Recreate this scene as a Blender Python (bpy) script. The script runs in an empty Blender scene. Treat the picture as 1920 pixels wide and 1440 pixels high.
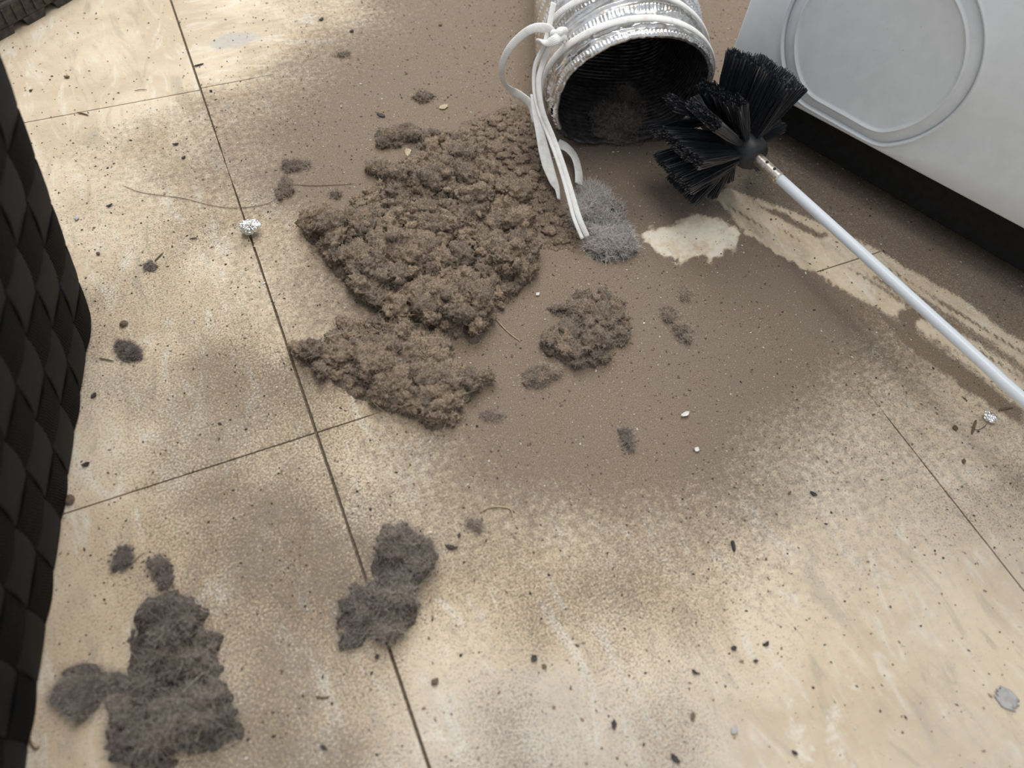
import bpy, bmesh, math, random
import numpy as np
from mathutils import Vector, Matrix

S = bpy.context.scene
COL = S.collection
rng = np.random.default_rng(7)
random.seed(7)

# ------------------------------------------------------------------ camera
F_PX = 1400.0
CR = np.array([[0.9139435969923371, -0.398883539222361, 0.0748266239660171],
               [-0.29883289407287356, -0.7861782818070162, -0.5409460330153082],
               [0.2746015348404653, 0.47203350659927884, -0.8377221291758083]])
CC = np.array([-0.006243989765376573, -0.20941400254230766, 0.35553604881356954])
cam_d = bpy.data.cameras.new('camera')
cam = bpy.data.objects.new('camera', cam_d)
COL.objects.link(cam)
M = Matrix(((CR[0][0], -CR[1][0], -CR[2][0], CC[0]),
            (CR[0][1], -CR[1][1], -CR[2][1], CC[1]),
            (CR[0][2], -CR[1][2], -CR[2][2], CC[2]),
            (0, 0, 0, 1)))
cam.matrix_world = M
cam_d.sensor_width = 36.0
cam_d.lens = 36.0 * F_PX / 1920.0
cam_d.clip_start = 0.01
cam_d.dof.use_dof = True
cam_d.dof.focus_distance = 0.475
cam_d.dof.aperture_fstop = 6.8
S.camera = cam

# ------------------------------------------------------------------ light
world = bpy.data.worlds.new('world')
S.world = world
world.use_nodes = True
bg = world.node_tree.nodes['Background']
bg.inputs[0].default_value = (0.90, 0.94, 1.0, 1)
bg.inputs[1].default_value = 0.60


def area(name, loc, target, size, energy, color, size_y=None):
    d = bpy.data.lights.new(name, 'AREA')
    d.energy = energy
    d.size = size
    if size_y:
        d.shape = 'RECTANGLE'
        d.size_y = size_y
    d.color = color
    o = bpy.data.objects.new(name, d)
    COL.objects.link(o)
    o.location = loc
    o.rotation_euler = (Vector(target) - Vector(loc)).to_track_quat('-Z', 'Y').to_euler()
    return o


area('window_light', (0.75, 1.9, 2.25), (0.15, 0.15, 0.0), 1.6, 58, (0.93, 0.965, 1.0), 1.3)
area('ceiling_light', (0.28, 0.20, 2.05), (0.2, 0.12, 0.0), 0.85, 16, (1.0, 0.95, 0.88))

S.view_settings.view_transform = 'Standard'
S.view_settings.look = 'None'
S.view_settings.exposure = 0.0
S.view_settings.gamma = 1.0
S.view_settings.use_curve_mapping = False


# ------------------------------------------------------------------ helpers
def at(u, v, z=0.0):
    """point of the photograph -> world point at height z"""
    d = CR.T @ np.array([(u - 960) / F_PX, (v - 720) / F_PX, 1.0])
    return CC + d * ((z - CC[2]) / d[2])


def poly(px, z=0.0):
    return np.array([at(u, v, z)[:2] for u, v in px])


def tag(o, label=None, cat=None, group=None, kind=None):
    if label: o['label'] = label
    if cat: o['category'] = cat
    if group: o['group'] = group
    if kind: o['kind'] = kind
    return o


def empty(name, loc=(0, 0, 0), rz=0.0):
    o = bpy.data.objects.new(name, None)
    COL.objects.link(o)
    o.location = loc
    o.rotation_euler = (0, 0, rz)
    o.empty_display_size = 0.02
    return o


def link(name, me, mat=None, parent=None):
    o = bpy.data.objects.new(name, me)
    COL.objects.link(o)
    if mat is not None and len(me.materials) == 0:
        me.materials.append(mat)
    if parent is not None:
        o.parent = parent
    return o


def mesh_np(name, V, F, smooth=True):
    """V (n,3), F (m,3) or (m,4) uniform"""
    V = np.ascontiguousarray(V, dtype=np.float32)
    F = np.ascontiguousarray(F, dtype=np.int32)
    me = bpy.data.meshes.new(name)
    n, k = F.shape
    me.vertices.add(len(V)); me.vertices.foreach_set('co', V.ravel())
    me.loops.add(n * k); me.loops.foreach_set('vertex_index', F.ravel())
    me.polygons.add(n)
    me.polygons.foreach_set('loop_start', np.arange(0, n * k, k, dtype=np.int32))
    me.polygons.foreach_set('loop_total', np.full(n, k, dtype=np.int32))
    me.polygons.foreach_set('use_smooth', np.full(n, smooth, dtype=bool))
    me.update(calc_edges=True)
    return me


def attr_f(me, name, vals):
    a = me.attributes.new(name, 'FLOAT', 'POINT')
    a.data.foreach_set('value', np.ascontiguousarray(vals, dtype=np.float32))


def set_uv(me, uv):
    """uv per vertex"""
    lay = me.uv_layers.new(name='uv')
    li = np.empty(len(me.loops), dtype=np.int32)
    me.loops.foreach_get('vertex_index', li)
    lay.data.foreach_set('uv', np.ascontiguousarray(uv[li], dtype=np.float32).ravel())


def grid_faces(nu, nv, wrap_v=False):
    """verts ordered i*nv + j"""
    I, J = np.meshgrid(np.arange(nu - 1), np.arange(nv if wrap_v else nv - 1), indexing='ij')
    I = I.ravel(); J = J.ravel(); J2 = (J + 1) % nv
    return np.stack([I * nv + J, (I + 1) * nv + J, (I + 1) * nv + J2, I * nv + J2], 1)


def hsh(ix, iy, iz, seed):
    h = (ix * 374761393 + iy * 668265263 + iz * 2147483647 + seed * 144665) & 0xffffffff
    h = ((h ^ (h >> 13)) * 1274126177) & 0xffffffff
    h = ((h ^ (h >> 16)) * 2246822519) & 0xffffffff
    return ((h ^ (h >> 15)) & 0xffffff) / float(0xffffff)


def vnoise(P, seed=0):
    P = np.asarray(P, dtype=np.float64)
    if P.shape[1] == 2:
        P = np.c_[P, np.zeros(len(P))]
    b = np.floor(P).astype(np.int64)
    f = P - b
    f = f * f * (3 - 2 * f)
    out = np.zeros(len(P))
    for dx in (0, 1):
        for dy in (0, 1):
            for dz in (0, 1):
                w = (f[:, 0] if dx else 1 - f[:, 0]) * (f[:, 1] if dy else 1 - f[:, 1]) * (f[:, 2] if dz else 1 - f[:, 2])
                out += w * hsh(b[:, 0] + dx, b[:, 1] + dy, b[:, 2] + dz, seed)
    return out * 2 - 1


def fbm(P, seed=0, octv=4, gain=0.5):
    P = np.asarray(P, dtype=np.float64)
    a = 1.0; s = 0.0; out = 0.0
    for i in range(octv):
        out = out + a * vnoise(P * (2.03 ** i), seed + i * 17)
        s += a; a *= gain
    return out / s


def sdf(P, Q):
    """signed distance of points P to polygon Q, positive inside"""
    n = len(Q)
    d = np.full(len(P), 1e9)
    ins = np.zeros(len(P), dtype=bool)
    for i in range(n):
        a = Q[i]; b = Q[(i + 1) % n]
        e = b - a; w = P - a
        t = np.clip((w @ e) / max(e @ e, 1e-14), 0, 1)
        d = np.minimum(d, np.hypot(w[:, 0] - e[0] * t, w[:, 1] - e[1] * t))
        c = ((a[1] > P[:, 1]) != (b[1] > P[:, 1]))
        with np.errstate(divide='ignore', invalid='ignore'):
            xx = (b[0] - a[0]) * (P[:, 1] - a[1]) / (b[1] - a[1] + 1e-18) + a[0]
        ins ^= c & (P[:, 0] < xx)
    return np.where(ins, d, -d)


def sstep(a, b, x):
    t = np.clip((x - a) / (b - a), 0, 1)
    return t * t * (3 - 2 * t)


def catmull(P, n):
    """smooth curve through the points, n samples"""
    P = np.asarray(P, dtype=float)
    E = np.vstack([2 * P[0] - P[1], P, 2 * P[-1] - P[-2]])
    m = len(P) - 1
    T = np.linspace(0, m, n)
    k = np.minimum(T.astype(int), m - 1)
    t = (T - k)[:, None]
    p0, p1, p2, p3 = E[k], E[k + 1], E[k + 2], E[k + 3]
    return 0.5 * ((2 * p1) + (-p0 + p2) * t + (2 * p0 - 5 * p1 + 4 * p2 - p3) * t ** 2 + (-p0 + 3 * p1 - 3 * p2 + p3) * t ** 3)


def sweep(name, path, normal, section, closed_caps=True):
    """sweep a closed section [(across, out)] along path; normal = out direction per point"""
    path = np.asarray(path); n = len(path)
    T = np.gradient(path, axis=0); T /= np.linalg.norm(T, axis=1)[:, None] + 1e-12
    N = np.asarray(normal, dtype=float)
    if N.ndim == 1: N = np.repeat(N[None], n, 0)
    N = N - T * (N * T).sum(1)[:, None]
    N /= np.linalg.norm(N, axis=1)[:, None] + 1e-12
    B = np.cross(T, N)
    sec = np.asarray(section)
    if sec.ndim == 2: sec = np.repeat(sec[None], n, 0)
    k = sec.shape[1]
    V = path[:, None, :] + B[:, None, :] * sec[:, :, 0:1] + N[:, None, :] * sec[:, :, 1:2]
    L = np.r_[0, np.cumsum(np.linalg.norm(np.diff(path, axis=0), axis=1))]
    V = V.reshape(-1, 3)
    F = grid_faces(n, k, True)
    me = bpy.data.meshes.new(name)
    faces = F.tolist()
    if closed_caps:
        faces.append(list(range(k))[::-1][::-1]); faces.append([(n - 1) * k + i for i in range(k)][::-1])
    me.from_pydata(V.tolist(), [], faces)
    me.polygons.foreach_set('use_smooth', np.full(len(me.polygons), True))
    uv = np.stack([np.tile(np.arange(k) / k, n), np.repeat(L, k)], 1)
    set_uv(me, uv)
    bm = bmesh.new(); bm.from_mesh(me); bmesh.ops.recalc_face_normals(bm, faces=bm.faces); bm.to_mesh(me); bm.free()
    return me


def ell(w, h, k=12):
    a = np.linspace(0, 2 * np.pi, k, endpoint=False)
    return np.stack([w / 2 * np.cos(a), h / 2 * np.sin(a)], 1)


def bm_obj(name, bm, mat, parent=None, smooth=True):
    bmesh.ops.recalc_face_normals(bm, faces=bm.faces)
    me = bpy.data.meshes.new(name)
    bm.to_mesh(me); bm.free()
    me.polygons.foreach_set('use_smooth', np.full(len(me.polygons), smooth))
    return link(name, me, mat, parent)


def add_box(bm, lo, hi, bevel=0.0, seg=2):
    v = bmesh.ops.create_cube(bm, size=1.0)['verts']
    for q in v:
        q.co = Vector([lo[i] + (q.co[i] + 0.5) * (hi[i] - lo[i]) for i in range(3)])
    if bevel:
        es = list({e for q in v for e in q.link_edges})
        bmesh.ops.bevel(bm, geom=es, offset=bevel, segments=seg, affect='EDGES', profile=0.5)


# ------------------------------------------------------------------ materials
class NT:
    def __init__(s, name):
        s.m = bpy.data.materials.new(name); s.m.use_nodes = True
        s.t = s.m.node_tree; s.n = s.t.nodes; s.b = s.n['Principled BSDF']
        s.pos = None

    def node(s, t, **kw):
        x = s.n.new(t)
        for k, v in kw.items(): setattr(x, k, v)
        return x

    def link(s, a, b): s.t.links.new(a, b)

    def inp(s, sock, v):
        if hasattr(v, 'links') or isinstance(v, bpy.types.NodeSocket): s.link(v, sock)
        else: sock.default_value = v

    def position(s):
        if s.pos is None: s.pos = s.node('ShaderNodeNewGeometry').outputs['Position']
        return s.pos

    def obj(s): return s.node('ShaderNodeTexCoord').outputs['Object']

    def uv(s): return s.node('ShaderNodeTexCoord').outputs['UV']

    def noise(s, scale, detail=3.0, rough=0.55, vec=None, dist=0.0, col=False):
        x = s.node('ShaderNodeTexNoise')
        x.inputs['Scale'].default_value = scale; x.inputs['Detail'].default_value = detail
        x.inputs['Roughness'].default_value = rough; x.inputs['Distortion'].default_value = dist
        s.link(vec if vec is not None else s.position(), x.inputs['Vector'])
        return x.outputs['Color' if col else 'Fac']

    def attr(s, name, what='Fac'):
        return s.node('ShaderNodeAttribute', attribute_name=name).outputs[what]

    def math(s, op, a, b=0.0, clamp=False):
        x = s.node('ShaderNodeMath', operation=op, use_clamp=clamp)
        s.inp(x.inputs[0], a); s.inp(x.inputs[1], b)
        return x.outputs[0]

    def ramp(s, f, lo, hi, a=0.0, b=1.0):
        x = s.node('ShaderNodeMapRange', interpolation_type='SMOOTHSTEP')
        s.inp(x.inputs[0], f)
        x.inputs[1].default_value = lo; x.inputs[2].default_value = hi
        x.inputs[3].default_value = a; x.inputs[4].default_value = b
        return x.outputs[0]

    def mix(s, f, a, b, mode='MIX'):
        x = s.node('ShaderNodeMix', data_type='RGBA', blend_type=mode)
        s.inp(x.inputs[0], f)
        for i, c in ((6, a), (7, b)):
            if isinstance(c, tuple): x.inputs[i].default_value = (*c, 1)[:4]
            else: s.link(c, x.inputs[i])
        return x.outputs[2]

    def scaled(s, vec, sc, rot=(0, 0, 0)):
        x = s.node('ShaderNodeMapping'); s.link(vec, x.inputs[0])
        x.inputs['Scale'].default_value = sc; x.inputs['Rotation'].default_value = rot
        return x.outputs[0]

    def bump(s, h, strength=0.5, dist=0.001):
        x = s.node('ShaderNodeBump'); x.inputs['Strength'].default_value = strength
        x.inputs['Distance'].default_value = dist
        s.link(h, x.inputs['Height']); s.link(x.outputs[0], s.b.inputs['Normal'])

    def base(s, c):
        if isinstance(c, tuple): s.b.inputs['Base Color'].default_value = (*c, 1)
        else: s.link(c, s.b.inputs['Base Color'])

    def set(s, rough=None, metal=None, spec=None):
        if rough is not None: s.inp(s.b.inputs['Roughness'], rough)
        if metal is not None: s.b.inputs['Metallic'].default_value = metal
        if spec is not None: s.b.inputs['Specular IOR Level'].default_value = spec
        return s.m


def simple(name, c, rough=0.5, metal=0.0, spec=0.5, var=0.15, scale=300, bump=0.0, obj=False):
    m = NT(name)
    n = m.noise(scale, 4, vec=m.obj() if obj else None)
    m.base(m.mix(m.ramp(n, 0.3, 0.7), tuple(x * (1 - var) for x in c), tuple(min(1, x * (1 + var)) for x in c)))
    if bump: m.bump(n, bump, 0.0006)
    return m.set(rough, metal, spec)


# tile with soiling and painted light: attributes dust (brown dust, painted rod shadow), grime (dark grit), grey (painted cool light, greyer dust, smear), pale
def mat_tile():
    m = NT('vinyl_tile')
    P = m.position()
    big = m.noise(14, 5, 0.6, dist=0.6)
    s1 = m.noise(62, 5, 0.6, vec=m.scaled(P, (1.0, 0.30, 1), (0, 0, -0.15)), dist=1.6)
    s2 = m.noise(62, 5, 0.6, vec=m.scaled(P, (0.30, 1.0, 1), (0, 0, 0.1)), dist=1.6)
    tn = m.attr('turn')
    st = m.math('ADD', m.math('MULTIPLY', s1, m.math('SUBTRACT', 1.0, tn)), m.math('MULTIPLY', s2, tn))
    c = m.mix(m.ramp(big, 0.35, 0.68), (0.62, 0.490, 0.340), (0.765, 0.640, 0.475))
    c = m.mix(m.ramp(st, 0.52, 0.70, 0, 0.55), c, (0.83, 0.775, 0.665))
    c = m.mix(m.ramp(st, 0.31, 0.47, 0.55, 0), c, (0.44, 0.375, 0.285))
    # fine grain
    g1 = m.noise(900, 6, 0.85)
    g2 = m.noise(1500, 2, 0.6)
    g3 = m.noise(260, 4, 0.7)
    # grey tint: cooler light painted into the colour, plus greyer dust and a smear
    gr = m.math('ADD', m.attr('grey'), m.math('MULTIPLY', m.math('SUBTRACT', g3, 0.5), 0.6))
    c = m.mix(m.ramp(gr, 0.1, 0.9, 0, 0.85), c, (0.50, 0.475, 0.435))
    pale = m.math('ADD', m.attr('pale'), m.math('MULTIPLY', m.math('SUBTRACT', g3, 0.5), 0.9))
    c = m.mix(m.ramp(pale, 0.35, 0.75, 0, 0.75), c, (0.88, 0.835, 0.72))
    # dark grit
    gm = m.math('ADD', m.math('MULTIPLY', m.attr('grime'), 0.55), m.math('MULTIPLY', g1, 0.9))
    c = m.mix(m.ramp(gm, 0.62, 0.76, 0, 0.72), c, (0.135, 0.10, 0.07))
    # brown dust, granular coverage
    dn = m.math('ADD', m.math('MULTIPLY', m.math('SUBTRACT', g1, 0.5), 1.25), m.math('MULTIPLY', m.math('SUBTRACT', g3, 0.5), 0.75))
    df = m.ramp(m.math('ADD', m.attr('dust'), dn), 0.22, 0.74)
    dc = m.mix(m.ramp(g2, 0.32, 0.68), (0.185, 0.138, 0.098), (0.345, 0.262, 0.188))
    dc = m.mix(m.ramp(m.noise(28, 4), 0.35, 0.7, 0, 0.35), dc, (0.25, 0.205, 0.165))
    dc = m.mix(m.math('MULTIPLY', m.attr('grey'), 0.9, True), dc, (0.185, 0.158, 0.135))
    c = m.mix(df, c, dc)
    # pale grains
    c = m.mix(m.ramp(m.noise(1050, 1, 0.5, vec=m.scaled(P, (1, 1, 1), (0.3, 0.2, 0.7))), 0.70, 0.76, 0, 0.6), c, (0.80, 0.72, 0.58))
    m.base(c)
    h = m.math('ADD', m.math('MULTIPLY', g1, m.math('ADD', m.math('MULTIPLY', df, 0.9), 0.45)), m.math('MULTIPLY', g3, 0.8))
    m.bump(h, 0.55, 0.0010)
    m.set(m.ramp(df, 0, 1, 0.75, 0.97), 0, 0.14)
    return m.m


def mat_lint(name, c1, c2, fib=False):
    m = NT(name)
    n = m.noise(800, 5, 0.8); n2 = m.noise(90, 3, 0.6)
    t = m.attr('tone')
    c = m.mix(m.ramp(m.math('ADD', t, m.math('MULTIPLY', m.math('SUBTRACT', n2, 0.5), 0.8)), 0.2, 0.9), c2, c1)
    if not fib:
        c = m.mix(m.ramp(n, 0.30, 0.70), m.mix(1.0, c, (0.34, 0.32, 0.30), 'MULTIPLY'), m.mix(1.0, c, (1.4, 1.38, 1.34), 'MULTIPLY'))
        m.bump(m.math('ADD', n, m.noise(420, 3, 0.6)), 0.9, 0.0021)
    m.base(c)
    m.set(1.0, 0, 0.05)
    return m.m


TILE = mat_tile()
GROUT = simple('joint_dirt', (0.13, 0.098, 0.068), 0.95, var=0.4, scale=500)
LINT = mat_lint('lint', (0.50, 0.388, 0.280), (0.33, 0.268, 0.212))
FIB = mat_lint('lint_fibre', (0.60, 0.485, 0.37), (0.42, 0.355, 0.295), True)
LINTG = mat_lint('grey_lint', (0.345, 0.290, 0.240), (0.225, 0.194, 0.168))
FIBG = mat_lint('grey_lint_fibre', (0.48, 0.415, 0.355), (0.31, 0.272, 0.238), True)
DUSTM = mat_lint('dust_heap', (0.47, 0.365, 0.27), (0.32, 0.25, 0.19))
LINTP = mat_lint('pale_grey_lint', (0.50, 0.46, 0.42), (0.28, 0.26, 0.24))
FIBP = mat_lint('pale_grey_fibre', (0.72, 0.69, 0.66), (0.45, 0.43, 0.41), True)
HAIR = simple('pale_hair', (0.55, 0.46, 0.34), 0.7)

# ------------------------------------------------------------------ floor
T = 0.3048
RODDIR = np.array([0.145, -0.99])

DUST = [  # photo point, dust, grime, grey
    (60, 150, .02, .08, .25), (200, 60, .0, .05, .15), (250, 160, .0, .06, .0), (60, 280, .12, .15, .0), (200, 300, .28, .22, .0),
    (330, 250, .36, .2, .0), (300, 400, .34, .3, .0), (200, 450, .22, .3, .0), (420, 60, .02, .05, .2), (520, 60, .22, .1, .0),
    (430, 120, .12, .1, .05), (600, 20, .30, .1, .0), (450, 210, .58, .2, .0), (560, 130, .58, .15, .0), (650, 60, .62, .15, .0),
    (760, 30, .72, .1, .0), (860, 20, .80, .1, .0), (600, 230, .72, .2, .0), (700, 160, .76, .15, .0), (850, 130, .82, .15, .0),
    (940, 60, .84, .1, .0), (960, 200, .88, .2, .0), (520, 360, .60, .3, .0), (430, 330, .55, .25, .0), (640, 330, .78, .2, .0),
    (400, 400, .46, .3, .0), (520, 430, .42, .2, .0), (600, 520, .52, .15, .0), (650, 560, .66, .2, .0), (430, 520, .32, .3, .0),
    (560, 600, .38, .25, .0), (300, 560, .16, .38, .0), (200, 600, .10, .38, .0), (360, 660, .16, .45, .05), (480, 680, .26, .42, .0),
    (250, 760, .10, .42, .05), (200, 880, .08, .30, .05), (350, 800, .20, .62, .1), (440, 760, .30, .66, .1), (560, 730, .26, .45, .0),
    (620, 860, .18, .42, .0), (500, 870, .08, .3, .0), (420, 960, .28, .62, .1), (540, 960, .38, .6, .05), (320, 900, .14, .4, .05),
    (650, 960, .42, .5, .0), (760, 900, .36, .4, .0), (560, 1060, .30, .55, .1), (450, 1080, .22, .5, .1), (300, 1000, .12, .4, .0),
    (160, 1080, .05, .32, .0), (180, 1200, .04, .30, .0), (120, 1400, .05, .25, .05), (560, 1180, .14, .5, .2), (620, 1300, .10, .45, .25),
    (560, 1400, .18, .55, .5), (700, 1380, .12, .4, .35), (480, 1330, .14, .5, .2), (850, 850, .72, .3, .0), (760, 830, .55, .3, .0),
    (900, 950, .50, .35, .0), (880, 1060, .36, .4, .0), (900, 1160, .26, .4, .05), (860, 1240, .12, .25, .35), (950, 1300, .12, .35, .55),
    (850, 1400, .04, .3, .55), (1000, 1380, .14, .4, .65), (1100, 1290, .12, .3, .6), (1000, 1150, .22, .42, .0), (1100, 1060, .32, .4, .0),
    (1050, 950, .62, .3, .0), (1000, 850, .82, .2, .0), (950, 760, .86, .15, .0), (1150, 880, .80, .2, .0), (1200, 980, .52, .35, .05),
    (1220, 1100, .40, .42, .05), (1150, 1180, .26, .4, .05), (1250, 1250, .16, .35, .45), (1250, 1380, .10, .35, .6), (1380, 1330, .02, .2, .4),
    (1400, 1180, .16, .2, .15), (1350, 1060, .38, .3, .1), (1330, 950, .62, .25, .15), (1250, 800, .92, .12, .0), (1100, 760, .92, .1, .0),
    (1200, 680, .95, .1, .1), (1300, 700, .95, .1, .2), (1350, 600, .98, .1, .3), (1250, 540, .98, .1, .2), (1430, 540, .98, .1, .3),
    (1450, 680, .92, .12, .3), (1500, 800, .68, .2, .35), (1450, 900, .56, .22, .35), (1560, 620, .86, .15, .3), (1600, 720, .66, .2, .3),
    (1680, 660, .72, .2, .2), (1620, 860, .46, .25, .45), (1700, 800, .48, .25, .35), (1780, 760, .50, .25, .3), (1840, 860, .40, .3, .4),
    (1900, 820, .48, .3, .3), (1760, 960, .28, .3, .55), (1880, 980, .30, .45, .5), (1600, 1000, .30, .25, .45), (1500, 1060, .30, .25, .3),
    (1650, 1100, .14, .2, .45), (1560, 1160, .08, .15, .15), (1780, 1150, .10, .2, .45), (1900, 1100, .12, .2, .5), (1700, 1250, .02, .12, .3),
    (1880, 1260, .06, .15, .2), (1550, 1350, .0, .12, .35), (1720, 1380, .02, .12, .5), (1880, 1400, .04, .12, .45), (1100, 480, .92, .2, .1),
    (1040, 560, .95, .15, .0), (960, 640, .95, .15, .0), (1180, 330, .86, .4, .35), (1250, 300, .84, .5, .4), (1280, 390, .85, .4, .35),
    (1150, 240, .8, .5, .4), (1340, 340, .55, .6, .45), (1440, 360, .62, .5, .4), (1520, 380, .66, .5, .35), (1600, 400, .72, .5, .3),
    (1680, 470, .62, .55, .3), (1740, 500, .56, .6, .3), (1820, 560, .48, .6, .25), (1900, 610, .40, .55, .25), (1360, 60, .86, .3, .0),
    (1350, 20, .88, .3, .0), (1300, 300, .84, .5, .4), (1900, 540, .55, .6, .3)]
_dp = np.array([at(u, v)[:2] for u, v, *_ in DUST])
_dv = np.array([d[2:] for d in DUST])
for _i, d in enumerate(DUST):
    if d[0] > 1480 and d[1] > 640: _dv[_i] *= (0.78, 0.9, 0.8)
BAND = poly([(1332, 364), (1395, 437), (1452, 478), (1524, 514), (1600, 556), (1665, 590), (1697, 602), (1720, 616), (1790, 664), (1860, 716),
             (1940, 776), (1990, 790), (1990, 690), (1900, 628), (1800, 556), (1700, 500), (1620, 452), (1540, 418), (1460, 386), (1400, 362), (1360, 350)])
BLOB = poly([(1204, 440), (1222, 425), (1262, 410), (1310, 400), (1360, 412), (1392, 440), (1378, 470), (1332, 496), (1290, 497), (1246, 480), (1215, 460)])
NOTCH = poly([(1680, 585), (1705, 575), (1730, 590), (1715, 622), (1690, 614)])
STREAK = poly([(1425, 386), (1470, 398), (1548, 440), (1538, 450), (1460, 412)])
STREAK2 = poly([(1640, 500), (1740, 560), (1860, 640), (1980, 728), (1975, 745), (1850, 655), (1730, 572)])
SHADE = poly([(1640, 580), (1700, 612), (1790, 672), (1870, 730), (1920, 772), (1920, 800), (1850, 756), (1770, 700), (1690, 644)])  # soft shadow of the rod, painted on the floor in dust colour
SMEAR = poly([(385, 78), (420, 62), (480, 58), (492, 72), (440, 90), (400, 96)])
PALE = [poly(q) for q in ([(1440, 1180), (1466, 1240), (1470, 1250), (1448, 1262), (1430, 1240)], [(1482, 1226), (1510, 1222), (1518, 1242), (1484, 1242)],
                          [(1530, 1250), (1565, 1236), (1562, 1270), (1545, 1262)], [(1580, 1240), (1600, 1270), (1645, 1320), (1630, 1340), (1590, 1290)],
                          [(1460, 1290), (1490, 1310), (1512, 1390), (1540, 1440), (1500, 1445), (1470, 1380)],
                          [(1540, 1310), (1575, 1330), (1600, 1440), (1570, 1445), (1552, 1380)], [(770, 1300), (810, 1330), (880, 1400), (900, 1450), (850, 1450), (800, 1380)])]


def dirt_and_shade(P):
    d2 = ((P[:, None, :] - _dp[None]) ** 2).sum(2)
    w = np.exp(-d2 / (2 * 0.021 ** 2)) + 1e-9 / (d2 + 1e-4)
    A = (w @ _dv) / w.sum(1)[:, None]
    A[:, 0] += 0.10 * fbm(P * 22, 3, 4)
    A[:, 1] += 0.16 * fbm(P * 30, 9, 4)
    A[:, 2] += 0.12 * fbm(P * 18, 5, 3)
    dust, grime, grey = A.T.copy()
    pale = np.zeros(len(P))
    wob = 0.0028 * fbm(P * 160, 21, 3)
    t = RODDIR / np.linalg.norm(RODDIR); dd = np.array([0.3992, -0.9169]); nn = np.array([0.9169, 0.3992])
    st = fbm(np.c_[(P @ dd) * 14, (P @ nn) * 230], 31, 3)
    b = sdf(P, BAND) + wob + 0.0012 * st
    fb = sstep(-0.0006, 0.0024, b)
    deep = sstep(0.0, 0.03, b)
    bd = np.clip(0.03 + 0.62 * sstep(0.08, 0.5, st + deep * 0.15 - 0.12), 0, 0.8)
    dust = dust * (1 - fb) + bd * fb
    pale = np.maximum(pale, fb * (0.42 - 0.4 * bd))
    grime = grime * (1 - 0.5 * fb); grey = grey * (1 - 0.7 * fb)
    f = sstep(-0.002, 0.004, sdf(P, BLOB) + 2.6 * wob + 0.0025 * fbm(P * 60, 12, 3))
    dust = dust * (1 - f) + 0.04 * f; pale = np.maximum(pale, f * (0.58 + 0.3 * fbm(P * 110, 77, 3))); grime *= 1 - 0.7 * f; grey *= 1 - f
    for q, v, s in ((NOTCH, 0.85, 1.0), (STREAK, 0.75, 1.0), (STREAK2, 0.62, 0.8)):
        f = sstep(-0.002, 0.002, sdf(P, q) + 1.2 * wob) * s
        dust = dust * (1 - f) + v * f
        pale *= 1 - f
    f = sstep(-0.004, 0.004, sdf(P, SHADE) + wob); dust = np.maximum(dust, f * 0.9)  # painted rod shadow, carried by the dust mask
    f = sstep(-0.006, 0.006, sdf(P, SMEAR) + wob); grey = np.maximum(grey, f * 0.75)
    for q in PALE:
        f = sstep(-0.005, 0.004, sdf(P, q) + 2.2 * wob); pale = np.maximum(pale, f * 0.52)
    return np.clip(dust, 0, 1.05), np.clip(grime, 0, 1), np.clip(grey, 0, 1), np.clip(pale, 0, 1)


floor = bpy.data.objects.new('floor', None)
bm = bmesh.new(); add_box(bm, (-2.7, -1.9, -0.06), (3.4, 3.1, -0.0022))
me = bpy.data.meshes.new('floor'); bm.to_mesh(me); bm.free(); me.materials.append(GROUT)
floor = bpy.data.objects.new('floor', me); COL.objects.link(floor)
tag(floor, 'dirty cream vinyl floor tiles under a film of brown dryer dust', kind='structure')


def tile_mesh(x0, y0, x1, y1, step):
    nx = max(2, int(round((x1 - x0) / step)) + 1); ny = max(2, int(round((y1 - y0) / step)) + 1)
    X, Y = np.meshgrid(np.linspace(x0, x1, nx), np.linspace(y0, y1, ny), indexing='ij')
    P = np.stack([X.ravel(), Y.ravel()], 1)
    Z = np.zeros(len(P))
    if step < 0.01:
        Z = 0.00012 * fbm(P * 120, 4, 2)
    V = np.c_[P, Z]
    F = grid_faces(nx, ny)
    # skirt
    idx = np.arange(nx * ny).reshape(nx, ny)
    loop = np.r_[idx[:, 0], idx[-1, 1:], idx[-2::-1, -1], idx[0, -2:0:-1]]
    if step < 0.01:
        dl = dirt_and_shade(P[loop])[0] + 0.12 * fbm(P[loop] * 120, 8, 3)
        full = sstep(0.30, 0.72, dl)                     # thick dust fills the joint
        cx, cy = (x0 + x1) / 2, (y0 + y1) / 2
        gap = 0.00085
        V[loop, 2] -= 0.0003 * (1 - full)
        bx_ = np.abs(V[loop, 0] - cx) > (x1 - x0) / 2 - 1e-6; by_ = np.abs(V[loop, 1] - cy) > (y1 - y0) / 2 - 1e-6
        V[loop, 0] += np.where(bx_, np.sign(V[loop, 0] - cx) * gap * full, 0)
        V[loop, 1] += np.where(by_, np.sign(V[loop, 1] - cy) * gap * full, 0)
    Vt = V[loop].copy(); Vs = Vt.copy(); Vs[:, 2] = -0.003
    k = len(loop); n0 = len(V)
    i = np.arange(k); j = (i + 1) % k
    Fs = np.stack([n0 + i, n0 + k + i, n0 + k + j, n0 + j], 1)
    V = np.vstack([V, Vt, Vs]); F = np.vstack([F, Fs])
    me = mesh_np('tile', V, F)
    D = dirt_and_shade(V[:, :2])
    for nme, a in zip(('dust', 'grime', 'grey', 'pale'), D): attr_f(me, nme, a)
    attr_f(me, 'turn', np.full(len(V), 1.0 if (x0 > -0.01 and y0 > 0.25) else 0.0))
    return me


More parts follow.
